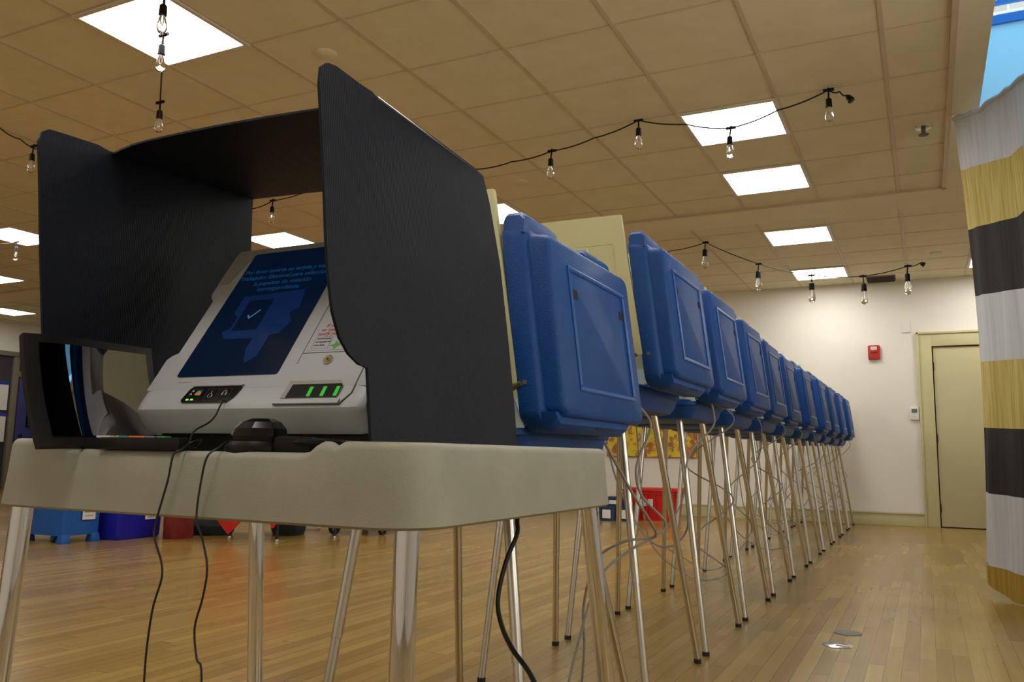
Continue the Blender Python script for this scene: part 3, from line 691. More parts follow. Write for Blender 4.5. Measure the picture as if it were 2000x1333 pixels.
# headphones lying on the table
t = thing('headphones', 'black headphones with a silver badge lying on the table front', 'headphones', (-0.93, 0.99, ZN))
def ell(cx, cy, cz, rx, ry, rz, flat=0.0, n=20):
    loops = []
    for i in range(1, 10):
        a = -PI/2+PI*i/10; l = []
        for k in range(n):
            b_ = 2*PI*k/n; l.append((cx+rx*math.cos(a)*math.cos(b_), cy+ry*math.cos(a)*math.sin(b_), cz+rz*math.sin(a)))
        loops.append(l)
    return MB().loft(loops)
cup = MB(); pts = []
for z, sx, sy, dx in ((0.772,0.050,0.042,0.0),(0.781,0.0515,0.044,0.0),(0.793,0.0465,0.040,0.002),(0.803,0.036,0.030,0.003),(0.8085,0.021,0.016,0.004)):
    pts.append([(-0.934+dx+sx*0.88*math.cos(2*PI*(k+0.5)/8), 1.005+sy*math.sin(2*PI*(k+0.5)/8), z) for k in range(8)])
MB().loft(pts).build('ear_cup', M['satin_black'], t, bevel=0.0014, seg=2, angle=12)
MB().lathe([(0.035,0.746),(0.049,0.748),(0.053,0.756),(0.052,0.766),(0.046,0.773)], (-0.936,1.008,0), 24).build('ear_pad', M['black'], t, smooth=True)
def facet(u, v, d):
    def P_(k, z, sx, sy, dx): return Vector((-0.934+dx+sx*0.88*math.cos(2*PI*(k+0.5)/8), 1.005+sy*math.sin(2*PI*(k+0.5)/8), z))
    a, b_ = P_(4, 0.781, 0.0515, 0.044, 0), P_(5, 0.781, 0.0515, 0.044, 0); c_, e_ = P_(4, 0.793, 0.0465, 0.040, 0.002), P_(5, 0.793, 0.0465, 0.040, 0.002)
    g_, h_ = P_(4, 0.803, 0.036, 0.030, 0.003), P_(5, 0.803, 0.036, 0.030, 0.003)
    if v <= 1: p = (a+(b_-a)*u)*(1-v)+(c_+(e_-c_)*u)*v
    else: p = (c_+(e_-c_)*u)*(2-v)+(g_+(h_-g_)*u)*(v-1)
    return p+Vector((-0.33, -0.80, 0.5))*d
def facet_patch(u0, u1, vs_, d0, d1):
    return MB().loft([[facet(u0, v, d0), facet(u1, v, d0), facet(u1, v, d1), facet(u0, v, d1)] for v in vs_])
bd = facet_patch(0.10, 0.85, (0.08, 0.95, 1.0, 1.9), -0.001, 0.0022).build('silver_badge', M['steel2'], t)
facet_patch(0.36, 0.62, (0.55, 0.80), 0.0020, 0.0028).build('badge_slot', M['black_ink'], bd)
MB().tube([(-0.885,0.995,0.774),(-0.86,0.992,0.773),(-0.81,0.99,0.771),(-0.775,1.03,0.768),(-0.765,1.09,0.765)], 0.0085, 10, 4).build('slider_arm', M['black'], t, smooth=True)
MB().box(-0.886,-0.815,0.982,1.002,0.7545,0.780).build('headband', M['black'], t, bevel=0.004)

# audio plug, cables
def cable(name, pts, r, mat, label, cat='cable', grp=None, n=8, sm_=6):
    o = MB().tube(pts, r, n, sm_).build(name, mat, smooth=True)
    rebase(o, pts[-1]); return tag(o, label, cat, grp)
cable('audio_cable', [(-1.093,1.083,0.846),(-1.084,1.066,0.833),(-1.078,1.050,0.815),(-1.072,1.03,0.803),(-1.070,1.005,0.792),(-1.058,0.985,0.783),(-1.045,0.968,0.771),(-1.036,0.948,0.760),(-1.040,0.934,0.750),(-1.047,0.933,0.711),(-1.060,0.930,0.657),(-1.062,0.928,0.627),(-1.038,0.927,0.576),(-1.054,0.927,0.515),(-1.060,0.927,0.417),(-1.05,0.93,0.25),(-1.04,0.94,0.08),(-1.05,0.97,0.006)], 0.0016, M['cable_black'],
      'thin black cable plugged into the machine and hanging over the table edge')
cable('headphone_cable', [(-0.972,0.992,0.772),(-0.968,0.972,0.772),(-0.964,0.952,0.763),(-0.968,0.934,0.750),(-0.976,0.933,0.72),(-0.980,0.931,0.661),(-0.966,0.930,0.632),(-0.951,0.930,0.589),(-0.956,0.930,0.545),(-0.968,0.930,0.501),(-0.960,0.930,0.459),(-0.948,0.930,0.431),(-0.945,0.93,0.25),(-0.96,0.94,0.08),(-0.97,0.97,0.006)], 0.0016, M['cable_black'],
      'thin black headphone cable hanging over the table edge, right of the other')
o = MB()
for k in range(3):
    o.tube([(-1.062+0.012*math.cos(a+k)+0.004*k, 0.995+0.008*math.sin(a), 0.768+0.006*math.sin(a*1+k*2)) for a in [2*PI*i/10 for i in range(11)]], 0.0016, 6)
tag(rebase(o.build('coiled_cable', M['cable_black'], smooth=True), (-1.06,0.995,ZN)), 'small bundled black cable coil lying beside the keypad', 'cable')
cable('power_cord', [(-0.722,1.50,0.650),(-0.719,1.49,0.630),(-0.714,1.48,0.607),(-0.722,1.45,0.557),(-0.722,1.42,0.496),(-0.705,1.40,0.456),(-0.672,1.38,0.419),(-0.616,1.35,0.379),(-0.55,1.30,0.30),(-0.50,1.25,0.15),(-0.48,1.2,0.01)], 0.0045, M['cable_black'],
      'thick black power cord hanging from under the table', sm_=6)

# ---------------------------------------------------------------- blue voting booths
def loopYZ(hw, v0, v1, r, w, seg=4):
    """rounded rectangle in the plane of the lid; u along y, v up, w outward (+x)"""
    return [(w, u, v) for u, v in rrect(-hw, hw, v0, v1, r, seg)]
HW = 0.278
def make_booth():
    t = thing('voting_booth', 'x', 'voting booth', (0,0,0))
    ZL = 0.992          # bottom of the lid
    LT = 0.125          # lean of the lid (top towards the left)
    XB = 0.0            # outer face of the lid at its bottom
    def place(m):       # lid coordinates -> booth coordinates
        m.v = [(XB-0.108+w - LT*(v), u, ZL+v) for (w, u, v) in m.v]; return m
    m = MB()
    m.loft([loopYZ(HW, 0.0, 0.475, 0.030, 0.0), loopYZ(HW+0.003, -0.002, 0.478, 0.032, 0.010), loopYZ(HW+0.001, 0.0, 0.476, 0.032, 0.048), loopYZ(HW-0.006, 0.008, 0.470, 0.03, 0.056),
            loopYZ(HW-0.016, 0.018, 0.458, 0.028, 0.060), loopYZ(HW-0.019, 0.020, 0.455, 0.026, 0.092), loopYZ(HW-0.022, 0.023, 0.452, 0.026, 0.102), loopYZ(HW-0.029, 0.030, 0.445, 0.024, 0.108)])
    # raised shoulders of the upper edge, one broad foot along the lower edge
    def hump(u0, u1, base_, edge, sg, ww):
        lo = []
        for w_, k in ww:
            e_ = base_+(edge-base_)*k
            lo.append([(w_, u0, base_), (w_, u0+0.008, e_-sg*0.010), (w_, u0+0.024, e_+sg*0.002), (w_, u1-0.040, e_+sg*0.002), (w_, u1-0.024, e_), (w_, u1, base_)])
        m.loft(lo)
    W4 = ((0.003, 0.8), (0.010, 1.0), (0.046, 1.0), (0.057, 0.78))
    hump(-HW+0.002, -0.075, 0.455, 0.510, 1, W4); hump(0.085, HW-0.002, 0.455, 0.510, 1, W4)
    hump(-HW+0.004, 0.190, 0.03, -0.014, -1, ((0.004, 0.8), (0.012, 1.0), (0.066, 1.0), (0.088, 0.55)))
    lid = place(m).build('lid', M['blue'], t, smooth=True, angle=40)
    m = MB(); U0, U1, V0, V1, wd = -0.168, 0.200, 0.085, 0.395, 0.012
    for a in ((U0,U1,V0,V0+wd),(U0,U1,V1-wd,V1),(U0,U0+wd,V0+wd,V1-wd),(U1-wd,U1,V0+wd,V1-wd)):
        lo = [[(w_, a[0]+k, a[2]+k), (w_, a[1]-k, a[2]+k), (w_, a[1]-k, a[3]-k), (w_, a[0]+k, a[3]-k)] for w_, k in ((0.106,0.0),(0.111,0.0),(0.1135,0.003))]
        m.loft(lo)
    place(m).build('raised_frame', M['blue_rib_sheen'], lid)
    for u0, u1 in ((U0+wd, U0+wd+0.034), (U1-wd-0.030, U1-wd)):
        m = MB(); m.loft([[(w_, u0, 0.315), (w_, u1, 0.315), (w_, u1, 0.338), (w_, u0, 0.338)] for w_ in (0.107, 0.1092)])
        place(m).build('latch_slot', M['rubber'], lid)
    m = MB(); m.loft([[(w_, -HW-0.0045, 0.092), (w_+0.010, -HW-0.0045, 0.092), (w_+0.010, -HW-0.0045, 0.102), (w_, -HW-0.0045, 0.102)] for w_ in (0.018,)] +
                     [[(0.018, -HW-0.001, 0.092), (0.028, -HW-0.001, 0.092), (0.028, -HW-0.001, 0.102), (0.018, -HW-0.001, 0.102)]])
    place(m).build('screw', M['vent'], lid)
    # dark block standing in for the shade of the handle recess
    m = MB(); m.loft([[(0.040, -0.055, -0.0175), (0.040, 0.075, -0.0175), (0.040, 0.075, -0.010), (0.040, -0.055, -0.010)], [(0.086, -0.045, 0.000), (0.086, 0.065, 0.000), (0.084, 0.065, 0.010), (0.084, -0.045, 0.010)]])
    place(m).build('recess_shade', M['rubber'], lid)
    # cream wings reaching towards the voter
    for s_ in (-1, 1):
        y = s_*(HW-0.004)
        z0, z1 = 1.085, 1.562; xb = XB-0.108-LT*0.36-0.008
        o_ = [(xb+0.045, z0), (xb-0.028, z1), (xb-0.445, z1+0.003), (xb-0.430, z0+0.01)]
        m = MB(); m.loft([[(x_, y-0.008, z_) for x_, z_ in o_], [(x_, y+0.008, z_) for x_, z_ in o_]])
        wg = m.build('wing_panel', M['cream'], t, bevel=0.004)
        m = MB(); q = [(xb-0.005, z0+0.03), (xb-0.055, z1-0.10), (xb-0.395, z1-0.10), (xb-0.39, z0+0.03)]
        for a, b_ in zip(q, q[1:]+q[:1]):
            m.tube([(a[0], y+s_*0.0085, a[1]), (b_[0], y+s_*0.0085, b_[1])], 0.0016, 4)
        m.build('panel_groove', M['cream'], wg)
        m = MB(); fl = [(-0.085, 0.985), (-0.13, z0+0.01), (-0.50, z0+0.01), (-0.56, 0.985)]
        m.loft([[(x_, y*0.97-0.003, z_) for x_, z_ in fl], [(x_, y*0.97+0.003, z_) for x_, z_ in fl]])
        m.build('side_flap', M['mint'], t)
        MB().tube([(-0.085, y*1.025, 1.087), (-0.135, y*1.0, 1.065), (-0.25, y*0.95, 1.025)], 0.0065, 6).build('support_strap', M['olive'], t)
    # tray: the lower half of the case
    m = MB(); lo = []
    for z_, k, r_ in ((0.912, 0.050, 0.03), (0.917, 0.030, 0.04), (0.940, 0.014, 0.045), (0.968, 0.008, 0.045), (0.970, 0.0, 0.045), (0.990, 0.0, 0.045), (0.993, 0.006, 0.045)):
        lo.append([(x_, y_, z_) for x_, y_ in rrect(-0.665+k, -0.085-k, -HW+k, HW-k, r_, 4)])
    m.loft(lo); tr = m.build('tray', M['blue'], t, smooth=True, angle=35)
    m = MB(); m.tube([(x_, y_, 0.9935) for x_, y_ in rrect(-0.655, -0.095, -HW+0.01, HW-0.01, 0.04, 4)]+[(-0.095, HW-0.05, 0.9935)], 0.003, 6)
    m.build('tray_rim', M['blue_rib_sheen'], tr)
    # legs
    for sx, xt, xf in ((1, -0.175, -0.055), (-1, -0.565, -0.630)):
        for sy in (-1, 1):
            top = Vector((xt, sy*0.195, 0.935)); ft = Vector((xf, 0.345 if sy > 0 else -0.285, 0.012)); mid = top.lerp(ft, 0.62)
            l = MB().tube([top, mid], 0.0133, 14).tube([mid, ft], 0.0120, 14).build('leg', M['alu'] if sy < 0 else M['chrome2'], t, smooth=True)
            MB().tube([mid-(ft-top).normalized()*0.003, mid+(ft-top).normalized()*0.003], 0.0140, 14).build('joint_ring', M['steel'], l, smooth=True)
            MB().tube([ft+(top-ft).normalized()*0.004, Vector((ft.x, ft.y, 0.0))], 0.0140, 12).build('foot_cap', M['rubber'], l, smooth=True)
    return t
M['chrome2'] = principled('dull_chrome_tube', (0.62, 0.58, 0.50), 0.22, 1.0)
proto = make_booth()
# lid offset, centre along the row; the first stands lower
BX = -0.742
booths = [(0.020, 2.046, -0.165), (0.050, 2.87, 0), (0.028, 3.63, 0), (0.007, 4.42, 0), (-0.020, 5.23, 0), (-0.036, 6.04, 0), (-0.022, 6.90, 0), (-0.005, 7.79, 0), (-0.006, 8.63, 0), (-0.001, 9.5, 0), (0.010, 10.33, 0)]
LAB = ['nearest and lowest blue case voting booth, right behind the beige table',
       'first of the tall blue case voting booths, right behind the low one',
       'second tall blue case voting booth in the row, counting from the low one',
       'third tall blue case voting booth in the row, counting from the low one',
       'fourth tall blue case voting booth in the row, counting from the low one',
       'fifth tall blue case voting booth in the row, counting from the low one',
       'fifth blue case voting booth from the far end of the row',
       'fourth blue case voting booth from the far end of the row',
       'third blue case voting booth from the far end of the row',
       'next to last blue case voting booth before the far wall',
       'last blue case voting booth, nearest the far wall']
for i, (dx, yc, dz) in enumerate(booths):
    o = proto if i == 0 else copy_tree(proto)
    o['label'] = LAB[i]; o['group'] = 'row of blue voting booths'
    o.location = (BX, yc, 0)
    for ch in o.children:
        nm = ch.name.split('.')[0]
        if nm in ('lid', 'wing_panel'): ch.location.x = dx
    if i == 0: first = o
# the low booth is wider; everything drops, its legs are shorter
first.scale.y = 1.137
for ch in list(first.children):
    nm = ch.name.split('.')[0]
    if nm == 'leg':
        ch.data = ch.data.copy(); me = ch.data
        top_z = 0.935
        for v in me.vertices: v.co.z *= (top_z-0.165)/top_z
        for g in ch.children:
            if g.name.startswith('joint'):
                g.location.z = -0.165*(0.935*0.38+0.012*0.62)/0.935
    else:
        ch.location.z = -0.165
# ---------------------------------------------------------------- grey cables hanging from the booths
def gc(pts, label, r=0.0042, grp='grey cables hanging under the booths'):
    return cable('grey_cable', pts, r, M['cable_grey'], label, 'cable', grp)
gc([(-0.86,2.60,1.06),(-0.86,2.60,1.00),(-0.835,2.62,0.93),(-0.80,2.65,0.86),(-0.83,2.62,0.76),(-0.835,2.60,0.70),(-0.82,2.62,0.63),(-0.77,2.70,0.55),(-0.785,2.68,0.51),(-0.86,2.60,0.46),(-0.93,2.52,0.38),(-0.97,2.45,0.2),(-1.0,2.4,0.01)], 'thick pale grey cable dangling beside the first tall blue case')
gc([(-0.74,2.05,0.79),(-0.735,2.15,0.72),(-0.74,2.3,0.64),(-0.745,2.45,0.57),(-0.76,2.55,0.515),(-0.84,2.50,0.50),(-0.93,2.50,0.44),(-0.98,2.52,0.30),(-0.99,2.55,0.16),(-1.02,2.6,0.01)], 'grey cable sloping down beside the rear corner of the beige table')
gc([(-0.78,3.42,0.99),(-0.77,3.43,0.93),(-0.775,3.42,0.88),(-0.84,3.38,0.80),(-0.87,3.36,0.72),(-0.87,3.36,0.60),(-0.88,3.40,0.47),(-0.95,3.38,0.40),(-1.06,3.40,0.44),(-1.20,3.46,0.66),(-1.28,3.50,0.93)], 'grey cable hanging at the near corner of the second tall blue case')
rc = random.Random(11)
spots = ['second', 'third', 'fourth', 'fifth', 'sixth', 'seventh', 'eighth', 'ninth', 'tenth']
for i, (dx, yc, dz) in enumerate(booths[2:]):
    x0 = -0.80; y0 = yc+0.30
    pts = [(x0-0.02, y0-0.02, 0.985), (x0, y0, 0.91)]
    x, y, z = x0, y0, 0.91
    sg = rc.choice((-1,1))
    for k in range(4):
        z -= rc.uniform(0.13, 0.19); sg = -sg
        x = x0 - 0.10 + sg*rc.uniform(0.03, 0.11); y = y0 + sg*rc.uniform(0.0, 0.10)
        pts.append((x, y, z))
    pts += [(x-0.10, y-0.03, z-0.05), (x-0.24, y+0.03, max(z-0.02, 0.2)), (x-0.36, y+0.0, z+0.10), (-1.25, yc+0.36, 0.55), (-1.28, yc+0.36, 0.93)]
    gc(pts, 'grey looped cable hanging below the %s tall blue case of the row' % spots[i], 0.0034)

# ---------------------------------------------------------------- string lights
def string_light(label, pts, bulbs, plug=None, r=0.0045, s=1.0):
    t = thing('string_light', label, 'string light', pts[0])
    MB().tube(pts, r, 6).build('cable', M['cable_black'], t, smooth=True)
    for k, (x, y, z) in enumerate(bulbs):
        sw = random.uniform(-0.01, 0.01)
        so = MB().tube([(x-0.03, y, z), (x+0.03, y, z)], 0.010, 8).tube([(x, y, z+0.015), (x+sw, y, z-0.055*s)], 0.0055, 8).tube([(x+sw, y, z-0.05*s), (x+sw, y, z-0.058*s), (x+sw, y, z-0.105*s)], [0.008*s, 0.017*s, 0.019*s], 12).build('socket', M['black'], t, smooth=True)
        zb_ = z-0.103*s
        b_ = MB().lathe([(0.012*s, zb_), (0.015*s, zb_-0.012*s), (0.024*s, zb_-0.05*s), (0.0245*s, zb_-0.066*s), (0.018*s, zb_-0.085*s), (0.004*s, zb_-0.093*s)], (x+sw, y, 0), 16).build('bulb', M['bulb'], t, smooth=True)
        MB().tube([(x+sw-0.004, y, zb_), (x+sw-0.007, y, zb_-0.045*s), (x+sw, y, zb_-0.055*s), (x+sw+0.007, y, zb_-0.045*s), (x+sw+0.004, y, zb_)], 0.0018*s, 5).build('filament', M['filament'], b_)
    if plug:
        a, b_ = Vector(plug[0]), Vector(plug[1])
        MB().tube([a, a+(b_-a)*0.3, b_-(b_-a)*0.15, b_], [0.006, 0.016, 0.022, 0.018], 10).build('end_plug', M['black'], t, smooth=True)
    return t
def catenary(P, sag=0.0, n=8):
    out = []
    for i in range(len(P)-1):
        a, b_ = Vector(P[i]), Vector(P[i+1])
        for k in range(n):
            f_ = k/n; p = a.lerp(b_, f_); p.z -= sag*4*f_*(1-f_); out.append(p)
    out.append(Vector(P[-1])); return out
STR = [('string light whose bulbs hang in front of the large ceiling light', [(-2.932, 2.404, 2.87), (-3.071, 2.523, 2.85), (-3.341, 2.757, 2.82), (-4.129, 3.418, 2.87)], [(-3.071, 2.523, 2.85), (-3.341, 2.757, 2.82), (-4.129, 3.418, 2.87)], None, 1.0), ('string light at the left edge disappearing behind the black privacy screen', [(-5.539, 3.109, 2.9), (-5.465, 3.27, 2.87), (-5.536, 3.459, 2.87), (-5.612, 3.639, 2.87)], [(-5.581, 3.587, 2.87)], None, 1.0), ('string light below the left edge ceiling light', [(-8.749, 5.252, 2.87), (-8.33, 5.273, 2.85), (-7.957, 5.267, 2.87), (-7.621, 5.316, 2.9)], [(-8.33, 5.273, 2.85)], None, 1.0), ('string light seen through the opening of the black privacy screen', [(-5.468, 5.3, 2.794), (-5.161, 5.3, 2.837), (-4.928, 5.3, 2.882), (-4.557, 5.3, 2.917), (-4.344, 5.3, 2.942)], [(-4.928, 5.3, 2.882)], None, 1.0), ('long string light sagging across the ceiling in front of the ceiling light', [(-3.061, 4.98, 2.76), (-2.787, 4.98, 2.756), (-2.484, 4.98, 2.769), (-2.182, 4.98, 2.801), (-1.88, 4.98, 2.844), (-1.573, 4.98, 2.916), (-1.263, 4.98, 2.837), (-0.984, 4.98, 2.767), (-0.703, 4.98, 2.834), (-0.417, 4.98, 2.907), (-0.356, 4.98, 2.886), (-0.321, 4.98, 2.857)], [(-2.182, 4.98, 2.801), (-1.573, 4.98, 2.916), (-0.984, 4.98, 2.767), (-0.417, 4.98, 2.907)], ((-0.321, 4.98, 2.857), (-0.292, 4.98, 2.815)), 1.0), ('far string light sagging in front of the far wall', [(-2.637, 8.2, 2.752), (-2.254, 8.2, 2.852), (-1.896, 8.2, 2.903), (-1.38, 8.2, 2.637), (-0.897, 8.2, 2.485), (-0.45, 8.2, 2.439), (-0.071, 8.2, 2.503), (0.03, 8.2, 2.523)], [(-1.896, 8.2, 2.903), (-1.38, 8.2, 2.637), (-0.897, 8.2, 2.485), (-0.45, 8.2, 2.439), (-0.071, 8.2, 2.503)], ((0.03, 8.2, 2.523), (0.066, 8.2, 2.501)), 1.35)]
for lab, pts, bl, pl, s in STR:
    string_light(lab, catenary(pts, 0.012), bl, pl, s=s)

# ---------------------------------------------------------------- striped curtain at the right
t = thing('striped_curtain', 'tall curtain of white, gold and charcoal stripes at the right edge', 'curtain', (0.3, 5.6, 0))
ctrl = [(0.245,5.68),(0.32,5.50),(0.435,5.30),(0.515,5.10),(0.66,4.85),(0.86,4.55),(1.05,4.2),(1.2,3.85)]
def cpt(f_, z):
    n = len(ctrl)-1; q = min(f_*n, n-1e-6); i = int(q); a, b_ = ctrl[i], ctrl[i+1]; k = q-i
    x = a[0]+(b_[0]-a[0])*k; y = a[1]+(b_[1]-a[1])*k
    h = (2.92-z)/2.9
    fold = 0.016*math.sin(f_*40+h*1.5)*(0.15+0.85*h) + 0.010*math.sin(f_*19+1+h*2)*(0.3+0.7*h)
    bulge = 0.05*math.sin(PI*min(1, h*1.0))*(1-f_)
    return (x+fold*0.9+bulge+0.02*h, y+fold*0.45, z)
NU = 72
def zrow(k, f_):     # stripe boundaries; they sag towards the open end near the floor
    rows = [2.875, 2.545, 2.165, 1.750, 1.350, 0.960, 0.585, 0.185, 0.085]
    near = [2.800, 2.450, 2.100, 1.700, 1.315, 0.935, 0.565, 0.150, 0.004]
    s_ = min(1, f_/0.34)
    z = rows[k]+(near[k]-rows[k])*s_
    if k == 0: z += -0.03*math.sin(PI*min(1, f_/0.3)) + 0.02*abs(math.sin(f_*30))
    if k == 8: z = 0.095-0.09*sm(f_/0.22)
    return z
for k, (mt, nm) in enumerate((('cl_white','white_stripe'),('cl_gold','gold_stripe'),('cl_dark','charcoal_stripe'),('cl_white','white_stripe'),('cl_gold','gold_stripe'),('cl_dark','charcoal_stripe'),('cl_white','white_stripe'),('cl_hem','gold_hem'))):
    m = MB(); nv_ = 6; vs = []; 
    for side in (0.0, 0.004):
        for j in range(nv_+1):
            for i_ in range(NU+1):
                f_ = i_/NU; z = zrow(k, f_)+(zrow(k+1, f_)-zrow(k, f_))*j/nv_
                x, y, z = cpt(f_, z); vs.append((x+side, y+side*0.5, z))
    fs = []; NN = (nv_+1)*(NU+1)
    for j in range(nv_):
        for i_ in range(NU):
            a = j*(NU+1)+i_; fs.append((a, a+1, a+NU+2, a+NU+1)); fs.append((NN+a, NN+a+NU+1, NN+a+NU+2, NN+a+1))
    for i_ in range(NU):
        fs.append((i_, NN+i_, NN+i_+1, i_+1)); b0 = nv_*(NU+1)+i_; fs.append((b0, b0+1, NN+b0+1, NN+b0))
    for j in range(nv_):
        a = j*(NU+1); fs.append((a, a+NU+1, NN+a+NU+1, NN+a)); a += NU; fs.append((a, NN+a, NN+a+NU+1, a+NU+1))
    m.add(vs, fs); m.build(nm, M[mt], t, smooth=True, angle=60)
m = MB(); m.tube([Vector(cpt(i_/24, zrow(0, i_/24)))+Vector((0,0,0.004)) for i_ in range(25)], 0.014, 8)
m.build('top_hem', M['cl_white'], t, smooth=True)
m = MB(); m.tube([(0.25,5.68,2.905),(0.245,5.68,2.93)], 0.012, 8); m.build('hook', M['steel'], t)

# ---------------------------------------------------------------- floor outlets
t = thing('floor_outlet', 'round grey floor outlet cover, the farther of two', 'floor outlet', (-0.345, 4.085, 0))
MB().lathe([(0.058,0.0),(0.058,0.003),(0.052,0.005),(0.001,0.005)], (-0.345,4.085,0), 28).build('lid', M['vent'], t, smooth=True)
t = thing('floor_outlet', 'round silver floor outlet with a patterned cap, nearer of two', 'floor outlet', (-0.362, 3.80, 0))
l = MB().lathe([(0.060,0.0),(0.060,0.003),(0.054,0.0055),(0.001,0.0055)], (-0.362,3.80,0), 28).build('plate', M['steel'], t, smooth=True)
for a0 in (0.4, 2.5, 4.6):
    m = MB(); m.loft([[(-0.362+r*math.cos(a), 3.80+r*math.sin(a), z) for r, a in ((0.02,a0),(0.043,a0),(0.043,a0+0.9),(0.02,a0+0.9))] for z in (0.005,0.0062)])
    m.build('cap_segment', M['vent'], l)

# ---------------------------------------------------------------- bins and far things
def label_sheet(parent, fr, u0, u1, v0, v1, d):
    s_ = MB().prism([(u0,v0),(u1,v0),(u1,v1),(u0,v1)], fr, d, d+0.002).build('paper_label', M['paper'], parent)
    n = 4
    for k in range(n):
        v = v1-(k+1)*(v1-v0)/(n+1); w_ = (u1-u0)*(0.12+0.07*(k % 2))
        MB().prism([(u0+w_,v-0.004),(u1-w_,v-0.004),(u1-w_,v+0.004),(u0+w_,v+0.004)], fr, d+0.002, d+0.003).build('printed_line', M['grey_ink'], s_)
# blue crate on feet, corner towards the camera
def oriented(o, loc, ang):
    o.location = loc; o.rotation_euler = (0,0,ang); return o
t = thing('storage_crate', 'bright blue storage crate with feet and paper label, left of the cobalt bin', 'crate', (0,0,0))
m = MB(); m.loft([[(x,y,z) for x,y in rrect(-0.49+k,0-k,0+k,0.36-k,0.02,3)] for z,k in ((0.06,0.012),(0.55,0.0),(0.58,-0.012),(0.61,-0.012))])
m.build('body', M['bin_blue'], t, smooth=True, angle=30)
for x in (-0.49, -0.07):
    for y in (0.0, 0.27):
        m = MB(); m.add([(x+0.0,y,0),(x+0.07,y,0),(x+0.07,y+0.09,0),(x,y+0.09,0),(x+0.01,y+0.012,0.07),(x+0.06,y+0.012,0.07),(x+0.06,y+0.08,0.07),(x+0.01,y+0.08,0.07)],[(0,3,2,1),(4,5,6,7),(0,1,5,4),(1,2,6,5),(2,3,7,6),(3,0,4,7)])
        m.build('foot', M['bin_blue'], t, bevel=0.004)
label_sheet(t, (Vector((0.0,0,0)), Vector((0,1,0)), Vector((0,0,1)), Vector((1,0,0))), 0.17, 0.29, 0.18, 0.33, 0.004)
oriented(t, (-6.11, 4.45, 0), 0.03)
t = thing('storage_bin', 'cobalt blue plastic bin with paper label beside the bright blue crate', 'bin', (0,0,0))
m = MB(); m.loft([[(x,y,z) for x,y in rrect(-0.36+k,0-k,0+k,0.50-k,0.03,4)] for z,k in ((0.0,0.02),(0.02,0.012),(0.40,0.0),(0.41,-0.015),(0.44,-0.015))])
m.build('body', M['bin_cobalt'], t, smooth=True, angle=30)
label_sheet(t, (Vector((0.0,0,0)), Vector((0,1,0)), Vector((0,0,1)), Vector((1,0,0))), 0.28, 0.40, 0.155, 0.25, 0.002)
oriented(t, (-5.99, 4.87, 0), 0.10)
t = thing('tote_bag', 'sagging dark red cloth bag on the floor beside the cobalt bin', 'bag', (-5.75, 5.27, 0))
rb = random.Random(3); lo = []
for z, k in ((0.0,0.95),(0.03,1.0),(0.12,1.02),(0.20,0.95),(0.235,0.9)):
    lo.append([(-5.80+k*0.11*math.cos(a)+0.01*math.sin(5*a), 5.32+k*0.14*math.sin(a)+0.01*math.sin(3*a+z*20), z+(0.03*math.sin(3*a) if z > 0.18 else 0)) for a in [2*PI*i/28 for i in range(28)]])
MB().loft(lo).build('body', M['dark_red'], t, smooth=True)
MB().tube([(-5.74,5.25,0.20),(-5.73,5.28,0.25),(-5.72,5.35,0.25),(-5.73,5.38,0.20)], 0.009, 8, 4).build('handle', M['dark_red'], t, smooth=True)
o = MB().box(-6.70,-6.48,6.0,6.4,0.0,0.46).build('cardboard_box', M['trim'], bevel=0.006)
tag(rebase(o, (-6.59,6.2,0)), 'cream box standing on the floor behind the dark red bag', 'box')

# table with red cloth behind, dark bags below it
t = thing('folding_table', 'dark legged folding table under a red cloth seen below the beige table', 'table', (-4.9, 5.75, 0))
MB().box(-5.72,-4.64,5.50,6.15,0.70,0.73).build('tabletop', M['dark'], t, bevel=0.006)
for x, y in ((-5.42,5.53),(-5.14,5.57),(-4.90,5.54),(-4.70,6.05)):
    l = MB().tube([(x,y,0.71),(x,y,0.01)], 0.012, 10).build('leg', M['dark'], t, smooth=True)
    MB().lathe([(0.016,0.0),(0.017,0.008),(0.012,0.02)], (x,y,0), 12).build('foot_cap', M['steel'], l, smooth=True)
t = thing('tablecloth', 'bright red cloth whose pointed corners hang toward the floor', 'tablecloth', (-4.9, 5.6, 0.73))
m = MB(); m.box(-5.74,-4.62,5.47,6.17,0.731,0.737); m.build('top', M['red_cloth'], t)
for x0, x1, xt, zt_ in ((-5.72,-5.02,-5.37,0.045),(-5.12,-4.66,-4.88,0.12)):
    m = MB(); n = 12; lo = []
    for k in range(n+1):
        f_ = k/n; z = 0.733-(0.733-zt_)*f_; a = x0+(xt-0.004-x0)*f_**2.6; b_ = x1+(xt+0.004-x1)*f_**2.6
        lo.append([(a+(b_-a)*q/8, 5.462-0.012*math.sin(q*1.7)*(1-f_)-0.003, z) for q in range(9)]+[(b_-(b_-a)*q/8, 5.468-0.012*math.sin((8-q)*1.7)*(1-f_)+0.003, z) for q in range(9)])
    m.loft(lo); m.build('hanging_corner', M['red_cloth'], t, smooth=True)
def lump(name, cx, cy, rx, ry, h, mat, lab, cat, seed=1):
    r_ = random.Random(seed); ph = [r_.uniform(0,6) for _ in range(4)]; lo = []
    for z, k in ((0.0,0.9),(0.04*h/0.2,1.0),(0.5*h,0.98),(0.8*h,0.75),(0.97*h,0.4)):
        lo.append([(cx+k*rx*math.cos(a)*(1+0.08*math.sin(3*a+ph[0])), cy+k*ry*math.sin(a)*(1+0.08*math.sin(2*a+ph[1])), z*(1+0.08*math.sin(2*a+ph[2]))) for a in [2*PI*i/20 for i in range(20)]])
    o = MB().loft(lo).build(name, mat, smooth=True); return tag(rebase(o, (cx,cy,0)), lab, cat)
